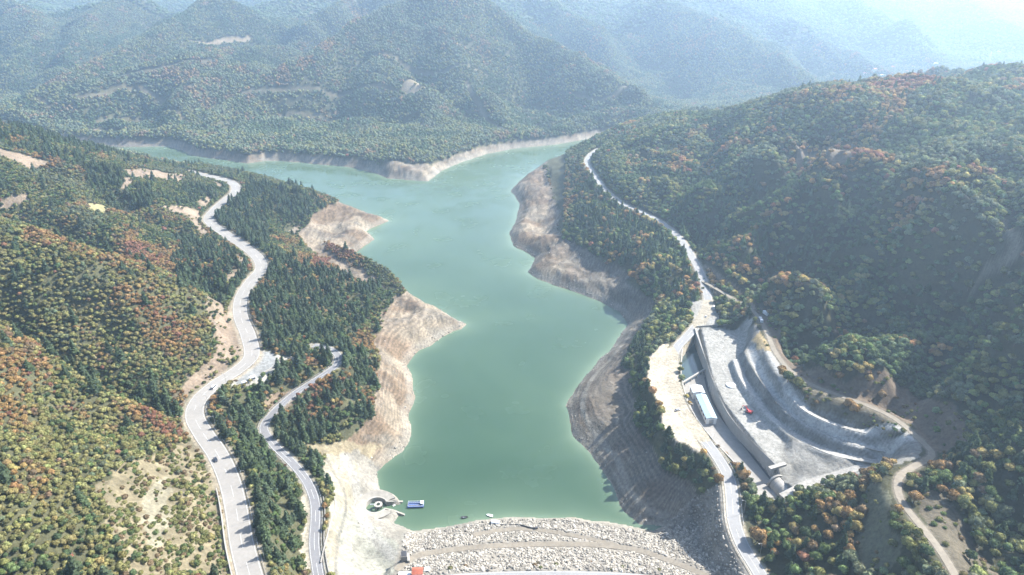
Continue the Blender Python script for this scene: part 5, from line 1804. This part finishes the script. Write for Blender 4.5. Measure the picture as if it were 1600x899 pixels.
def pump_barge():
    x, y, _ = P(774, 820, 3)
    z = zH(x, y)
    r = empty('pump_house', (x, y, z), -.15, 'white rounded pump cabin sitting on the rubble at the foot of the dam', 'pump house')
    MB().box((0, 0, .5), (6.4, 3.2, 1.0)).build('base', M['dark_metal'], r)
    MB().loft([[(xx, 1.5 * math.cos(t), 1.0 + 1.5 * math.sin(t)) for t in np.linspace(0, math.pi, 12)] for xx in (-2.6, 2.6)]).build('vaulted_shell', M['white_paint'], r)
    MB().box((2.63, 0, 1.6), (.06, .9, 1.2)).build('door', M['steel'], r)
    MB().box((-.4, -1.52, 1.35), (1.6, .06, .45)).build('window', M['glass'], r)
    pts = smooth_line([P(a, b, 5) for a, b in ((782, 821), (796, 823), (812, 827), (826, 832), (836, 834))], 2)
    mb = MB()
    for a, b in zip(pts, pts[1:]):
        mb.tube((a[0], a[1], zH(a[0], a[1]) + .5), (b[0], b[1], zH(b[0], b[1]) + .5), .4, n=8)
    r2 = mb.build('pipeline', M['dark_metal'])
    tag(r2, 'black pipe running from the white pump cabin across the rubble', 'pipeline')
    p = pts[-1]
    r3 = empty('pump', (p[0] + .6, p[1], zH(p[0], p[1]) + .3), .3, 'black pump set at the far end of the pipe on the dam', 'pump')
    MB().box((0, 0, .5), (2.2, 1.2, .9), bevel=.1).build('casing', M['dark_metal'], r3)
    MB().tube((.3, 0, .9), (.3, 0, 1.6), .18, n=8).build('exhaust', M['steel'], r3)
pump_barge()

# ------------------------------------------------------------------ buildings at the crest and elsewhere
def hut(px, py, z, L, w, h, rz, label, roofm, wallm, name='hut', pitch=.28, ground_z=True):
    x, y, _ = P(px, py, z)
    z = zH(x, y)
    r = empty(name, (x, y, z - .2), rz, label, 'building')
    MB().box((0, 0, (h + .2) / 2), (L, w, h + .2)).build('wall', wallm, r)
    e = w * pitch
    MB().loft([[(xx, -w / 2 - .3, h + .21), (xx, 0, h + .21 + e), (xx, w / 2 + .3, h + .21), (xx, w / 2 + .3, h + .36), (xx, 0, h + .36 + e), (xx, -w / 2 - .3, h + .36)] for xx in (-L / 2 - .3, L / 2 + .3)]).build('roof', roofm, r)
    d = MB().box((-L * .2, -w / 2 - .03, 1.15), (.95, .08, 2.0)).build('door', M['steel'], r)
    MB().box((-L * .2 + .35, -w / 2 - .1, 1.1), (.12, .08, .08)).build('handle', M['dark_metal'], d)
    for xx in (.08 * L, .33 * L):
        MB().box((xx, -w / 2 - .03, 1.6), (.9, .07, .8)).build('window', M['glass'], r)
    return r
hut(653, 899, 30, 5.5, 4.5, 2.6, .05, 'hut with orange-red roof at the near edge of the dam', M['roof_red'], M['wall_white'])
hut(632, 900, 30, 6.0, 5.0, 2.4, .05, 'hut with flat white roof next to the orange-roofed hut', M['roof_white'], M['wall_white'], pitch=.05)
hut(668, 894, 29, 2.4, 2.2, 2.2, .05, 'tiny white guard box beside the orange-roofed hut', M['roof_white'], M['wall_white'], name='guard_box', pitch=.1)
hut(395, 595, 56, 3.6, 3.0, 2.6, .7, 'small white hut among conifers below the highway lay-by', M['roof_white'], M['wall_white'])
hut(382, 601, 57, 2.6, 2.2, 2.3, .7, 'tiny white box hut beside the highway near the white hut', M['roof_white'], M['wall_white'], name='guard_box', pitch=.1)
hut(1197, 788, 38, 5.0, 3.6, 3.0, .35, 'hut with green roof on the pale yard beside the conduit', M['roof_green'], M['wall_white'])
for q, (px, py, tx) in enumerate(((1187, 493, 'white site container at the upper end of the quarry road'), (1196, 507, 'second white site container just below the first on the quarry road'))):
    x, y, _ = P(px + 3, py, 58)
    x += 3.5
    z = zH(x, y)
    r = empty('site_container', (x, y, z), 1.9, tx, 'container')
    MB().box((0, 0, 1.3), (6, 2.4, 2.6)).build('box', M['white_paint'], r)
    mb = MB()
    for i in range(12):
        mb.box((-2.75 + i * .5, -1.22, 1.3), (.12, .05, 2.3)).box((-2.75 + i * .5, 1.22, 1.3), (.12, .05, 2.3))
    mb.build('corrugation', M['steel'], r)
    MB().box((3.02, 0, 1.25), (.05, 2.1, 2.3)).build('door', M['steel'], r)

# far village in the valley mouth
VIL = ((1352, 118), (1366, 112), (1378, 120), (1395, 108), (1404, 124), (1416, 114), (1428, 106), (1436, 122), (1450, 112), (1462, 102), (1381, 132), (1572, 88), (1582, 94), (1560, 84))
for i, (px, py) in enumerate(VIL):
    x, y, z = ground(px, py, 1.2)
    if y > 6000: continue
    L, w, h = (random.uniform(10, 16), random.uniform(8, 11), random.uniform(5, 8))
    spot = 'in the hazy village at the valley mouth' if i < 11 else 'in the hazy hamlet high in the side valley'
    ro = random.choice(['red', 'white'])
    r = empty('house', (x, y, z - 1), random.uniform(0, 3.1), f'far pale house with {"reddish" if ro == "red" else "whitish"} roof {spot}', 'house', f'far {"reddish" if ro == "red" else "whitish"}-roofed houses {spot}')
    MB().box((0, 0, (h + 1) / 2), (L, w, h + 1)).build('wall', M['wall_white'], r)
    MB().loft([[(xx, -w / 2 - .5, h + 1), (xx, 0, h + 1 + w * .25), (xx, w / 2 + .5, h + 1), (xx, 0, h + .9)] for xx in (-L / 2 - .5, L / 2 + .5)]).build('roof', M['roof_red'] if ro == 'red' else M['roof_white'], r)

def pylon(px, py):
    x, y, z = ground(px, py, 1.2)
    r = empty('power_pylon', (x, y, z), .6, 'faint lattice power pylon on the hazy hillside in the side valley', 'pylon')
    mb = MB(); Hh = 42
    w = lambda t: 4.5 * (1 - t) + .6 * t
    for sx in (-1, 1):
        for sy in (-1, 1):
            mb.tube((sx * w(0), sy * w(0), -2), (sx * w(1), sy * w(1), Hh), .45, .3, 5)
    for i in range(7):
        t0, t1 = i / 7, (i + 1) / 7
        for (a, b), (c_, d) in ((((-1, -1)), (1, -1)), (((1, -1)), (1, 1)), (((1, 1)), (-1, 1)), (((-1, 1)), (-1, -1))):
            mb.tube((a * w(t0), b * w(t0), Hh * t0), (c_ * w(t1), d * w(t1), Hh * t1), .22, n=4)
            mb.tube((c_ * w(t0), d * w(t0), Hh * t0), (a * w(t1), b * w(t1), Hh * t1), .22, n=4)
    mb.build('lattice_mast', M['steel'], r)
    for zz, l in ((28, 8), (34, 7), (40, 5)):
        MB().tube((-l, 0, zz), (l, 0, zz), .4, n=5).build('cross_arm', M['steel'], r)
pylon(1544, 100)

# ------------------------------------------------------------------ road furniture
def line_at(ln, step, off, y0, y1, z_off=0.0):
    p = np.array(ln); o = offset_line(ln, off)
    d = np.r_[0, np.cumsum(np.linalg.norm(np.diff(p[:, :2], axis=0), axis=1))]
    out = []
    for t in np.arange(step / 2, d[-1], step):
        q = [float(np.interp(t, d, o[:, i])) for i in range(3)]
        q2 = [float(np.interp(min(t + 1, d[-1]), d, o[:, i])) for i in range(2)]
        if y0 < q[1] < y1:
            out.append((q[0], q[1], q[2] + z_off, math.atan2(q2[1] - q[1], q2[0] - q[0])))
    return out

def guard_rail(ln, off, y0, y1, label, step=4.0):
    pts = line_at(ln, step, off, y0, y1, 0.1)
    if len(pts) > 101:
        pts = line_at(ln, step * len(pts) / 96, off, y0, y1, 0.1)
    base = pts[0]
    r = empty('guard_rail', base[:3], 0, label, 'guard rail')
    rel = [(p[0] - base[0], p[1] - base[1], p[2] - base[2]) for p in pts]
    rings = []
    for p, q in zip(rel, pts):
        n = (-math.sin(q[3]) * .06, math.cos(q[3]) * .06)
        rings.append([(p[0] - n[0], p[1] - n[1], p[2] + .45), (p[0] + n[0], p[1] + n[1], p[2] + .45), (p[0] + n[0], p[1] + n[1], p[2] + .80), (p[0] - n[0], p[1] - n[1], p[2] + .80)])
    MB().loft(rings).build('rail', M['steel'], r)
    pm = None
    for p in rel:
        if pm is None:
            o = MB().box((0, 0, .35), (.14, .14, .85)).build('post', M['dark_metal'], r); pm = o.data
        else:
            o = link(bpy.data.objects.new('post', pm), r)
        o.location = p
guard_rail(highway, 7.1, 225, 420, 'guard rail on the downhill edge of the near highway stretch')
guard_rail(highway, 7.1, 470, 780, 'guard rail on the downhill edge of the farther highway curves')
guard_rail(dam_road, 4.0, 235, 345, 'guard rail on the lake side of the narrow access road')
guard_rail(dam_road, -4.0, 350, 500, 'guard rail around the hairpin loop of the access road', 3)
guard_rail(right_road, -5.0, 240, 380, 'guard rail on the lake side of the grey road near the dam')
guard_rail(right_road, -5.0, 560, 900, 'guard rail on the lake side of the grey road through the woods')
guard_rail(right_road, 5.0, 300, 500, 'guard rail between the grey road and the spillway')

def lamp_post(x, y, z, rz, label, group, proto=[None]):
    if proto[0] is None:
        r = empty('street_lamp', (x, y, z), rz, label, 'street lamp', group)
        MB().tube((0, 0, 0), (0, 0, 9), .12, .07, 8).build('pole', M['steel'], r)
        MB().box((0, 0, .12), (.5, .5, .3)).build('base', M['concrete'], r)
        MB().tube((0, 0, 8.9), (0, 1.7, 9.25), .05, .04, 6).build('arm', M['steel'], r)
        h = MB().box((0, 1.95, 9.27), (.32, .8, .16), bevel=.04).build('lamp_head', M['steel'], r)
        MB().box((0, 1.95, 9.17), (.24, .6, .04)).build('lens', M['lens'], h)
        proto[0] = r
    else:
        r = copy_tree(proto[0]); r.location = (x, y, z); r.rotation_euler = (0, 0, rz)
        r['label'] = label; r['group'] = group
for q in line_at(highway, 32, 8.3, 228, 640):
    where = 'by the scrub slope' if q[1] < 370 else ('along the big bend' if q[1] < 500 else 'on the farther curves')
    lamp_post(q[0], q[1], zH(q[0], q[1]) - .1, q[3], f'tall grey lamp post on the downhill edge of the highway {where}', f'lamp posts of the highway {where}')
for q in line_at(right_road, 34, 6.2, 245, 640):
    where = 'near the dam' if q[1] < 345 else ('beside the spillway' if q[1] < 490 else 'above the junction')
    lamp_post(q[0], q[1], zH(q[0], q[1]) - .1, q[3], f'tall grey lamp post on the grey lakeside road {where}', f'lamp posts of the lakeside road {where}')

def road_sign(px, py, z, rz):
    x, y, _ = P(px, py, z); z = zH(x, y)
    r = empty('road_sign', (x, y, z - .2), rz, 'blue rectangular road sign on two posts beside the highway', 'sign')
    for s in (-1, 1):
        MB().tube((s * 1.1, 0, 0), (s * 1.1, 0, 5.2), .08, n=6).build('post', M['steel'], r)
    b = MB().box((0, -.12, 4.0), (3.4, .08, 2.4)).build('panel', M['sign_blue'], r)
    MB().box((0, -.165, 4.6), (2.4, .01, .22)).box((-.3, -.165, 4.0), (1.8, .01, .22)).box((.2, -.165, 3.4), (2.0, .01, .22)).build('lettering', M['white_paint'], b)
road_sign(399, 757, 56, .25)

def low_wall(name, pts, h, thick, label, mat, sink=1.0):
    a = smooth_line(pts, 4)
    o = offset_line(a, thick)
    rings = []
    for p, q in zip(a, o):
        z = zH(p[0], p[1])
        rings.append([(p[0], p[1], z - sink), (p[0], p[1], z + h), (q[0], q[1], z + h), (q[0], q[1], z - sink)])
    ob = MB().loft(rings).build(name, mat)
    tag(ob, label, 'wall')
hwl = [tuple(q) for q in offset_line(trim(highway, 225), -8.0) if q[1] < 312][::2]
low_wall('concrete_wall', hwl, 1.6, .6, 'pale concrete wall along the uphill edge of the highway below the scrub', M['concrete'])
low_wall('concrete_wall', [P(a, b, 57) for a, b in ((412, 582), (430, 570), (455, 553))], 1.0, .6, 'short pale wall slanting down from the lay-by into the conifers', M['concrete'])
low_wall('concrete_wall', [P(a, b, 43) for a, b in ((1088, 511), (1110, 510), (1135, 510), (1172, 514))], 1.3, .7, 'low concrete wall closing the top end of the grey quarry floor', M['concrete'])
low_wall('concrete_wall', [tuple(q) for q in offset_line(dam_road, 5.2) if 240 < q[1] < 330][::2], .9, .5, 'low kerb wall between the access road and the pale concrete apron', M['concrete_grey'])
low_wall('concrete_wall', [P(a, b, z) for a, b, z in ((520, 770, 26), (526, 800, 22), (519, 840, 22), (505, 899, 24))], 1.0, .5, 'long kerb wall at the foot of the pale concrete apron', M['concrete'])
# ------------------------------------------------------------------ haze
def haze():
    b = MB().box((0, 5200, 238), (26000, 11400, 536))
    m = bpy.data.materials.new('valley_haze')
    m.use_nodes = True
    nt = m.node_tree
    nt.nodes.clear()
    out = N(nt, 'ShaderNodeOutputMaterial')
    v = N(nt, 'ShaderNodeVolumePrincipled')
    v.inputs['Color'].default_value = (0.57, 0.77, 1.0, 1)
    v.inputs['Density'].default_value = 0.00018
    v.inputs['Anisotropy'].default_value = 0.55
    nt.links.new(v.outputs[0], out.inputs['Volume'])
    o = b.build('haze', m)
    tag(o, 'thin blue haze filling the valley', kind='stuff')
haze()
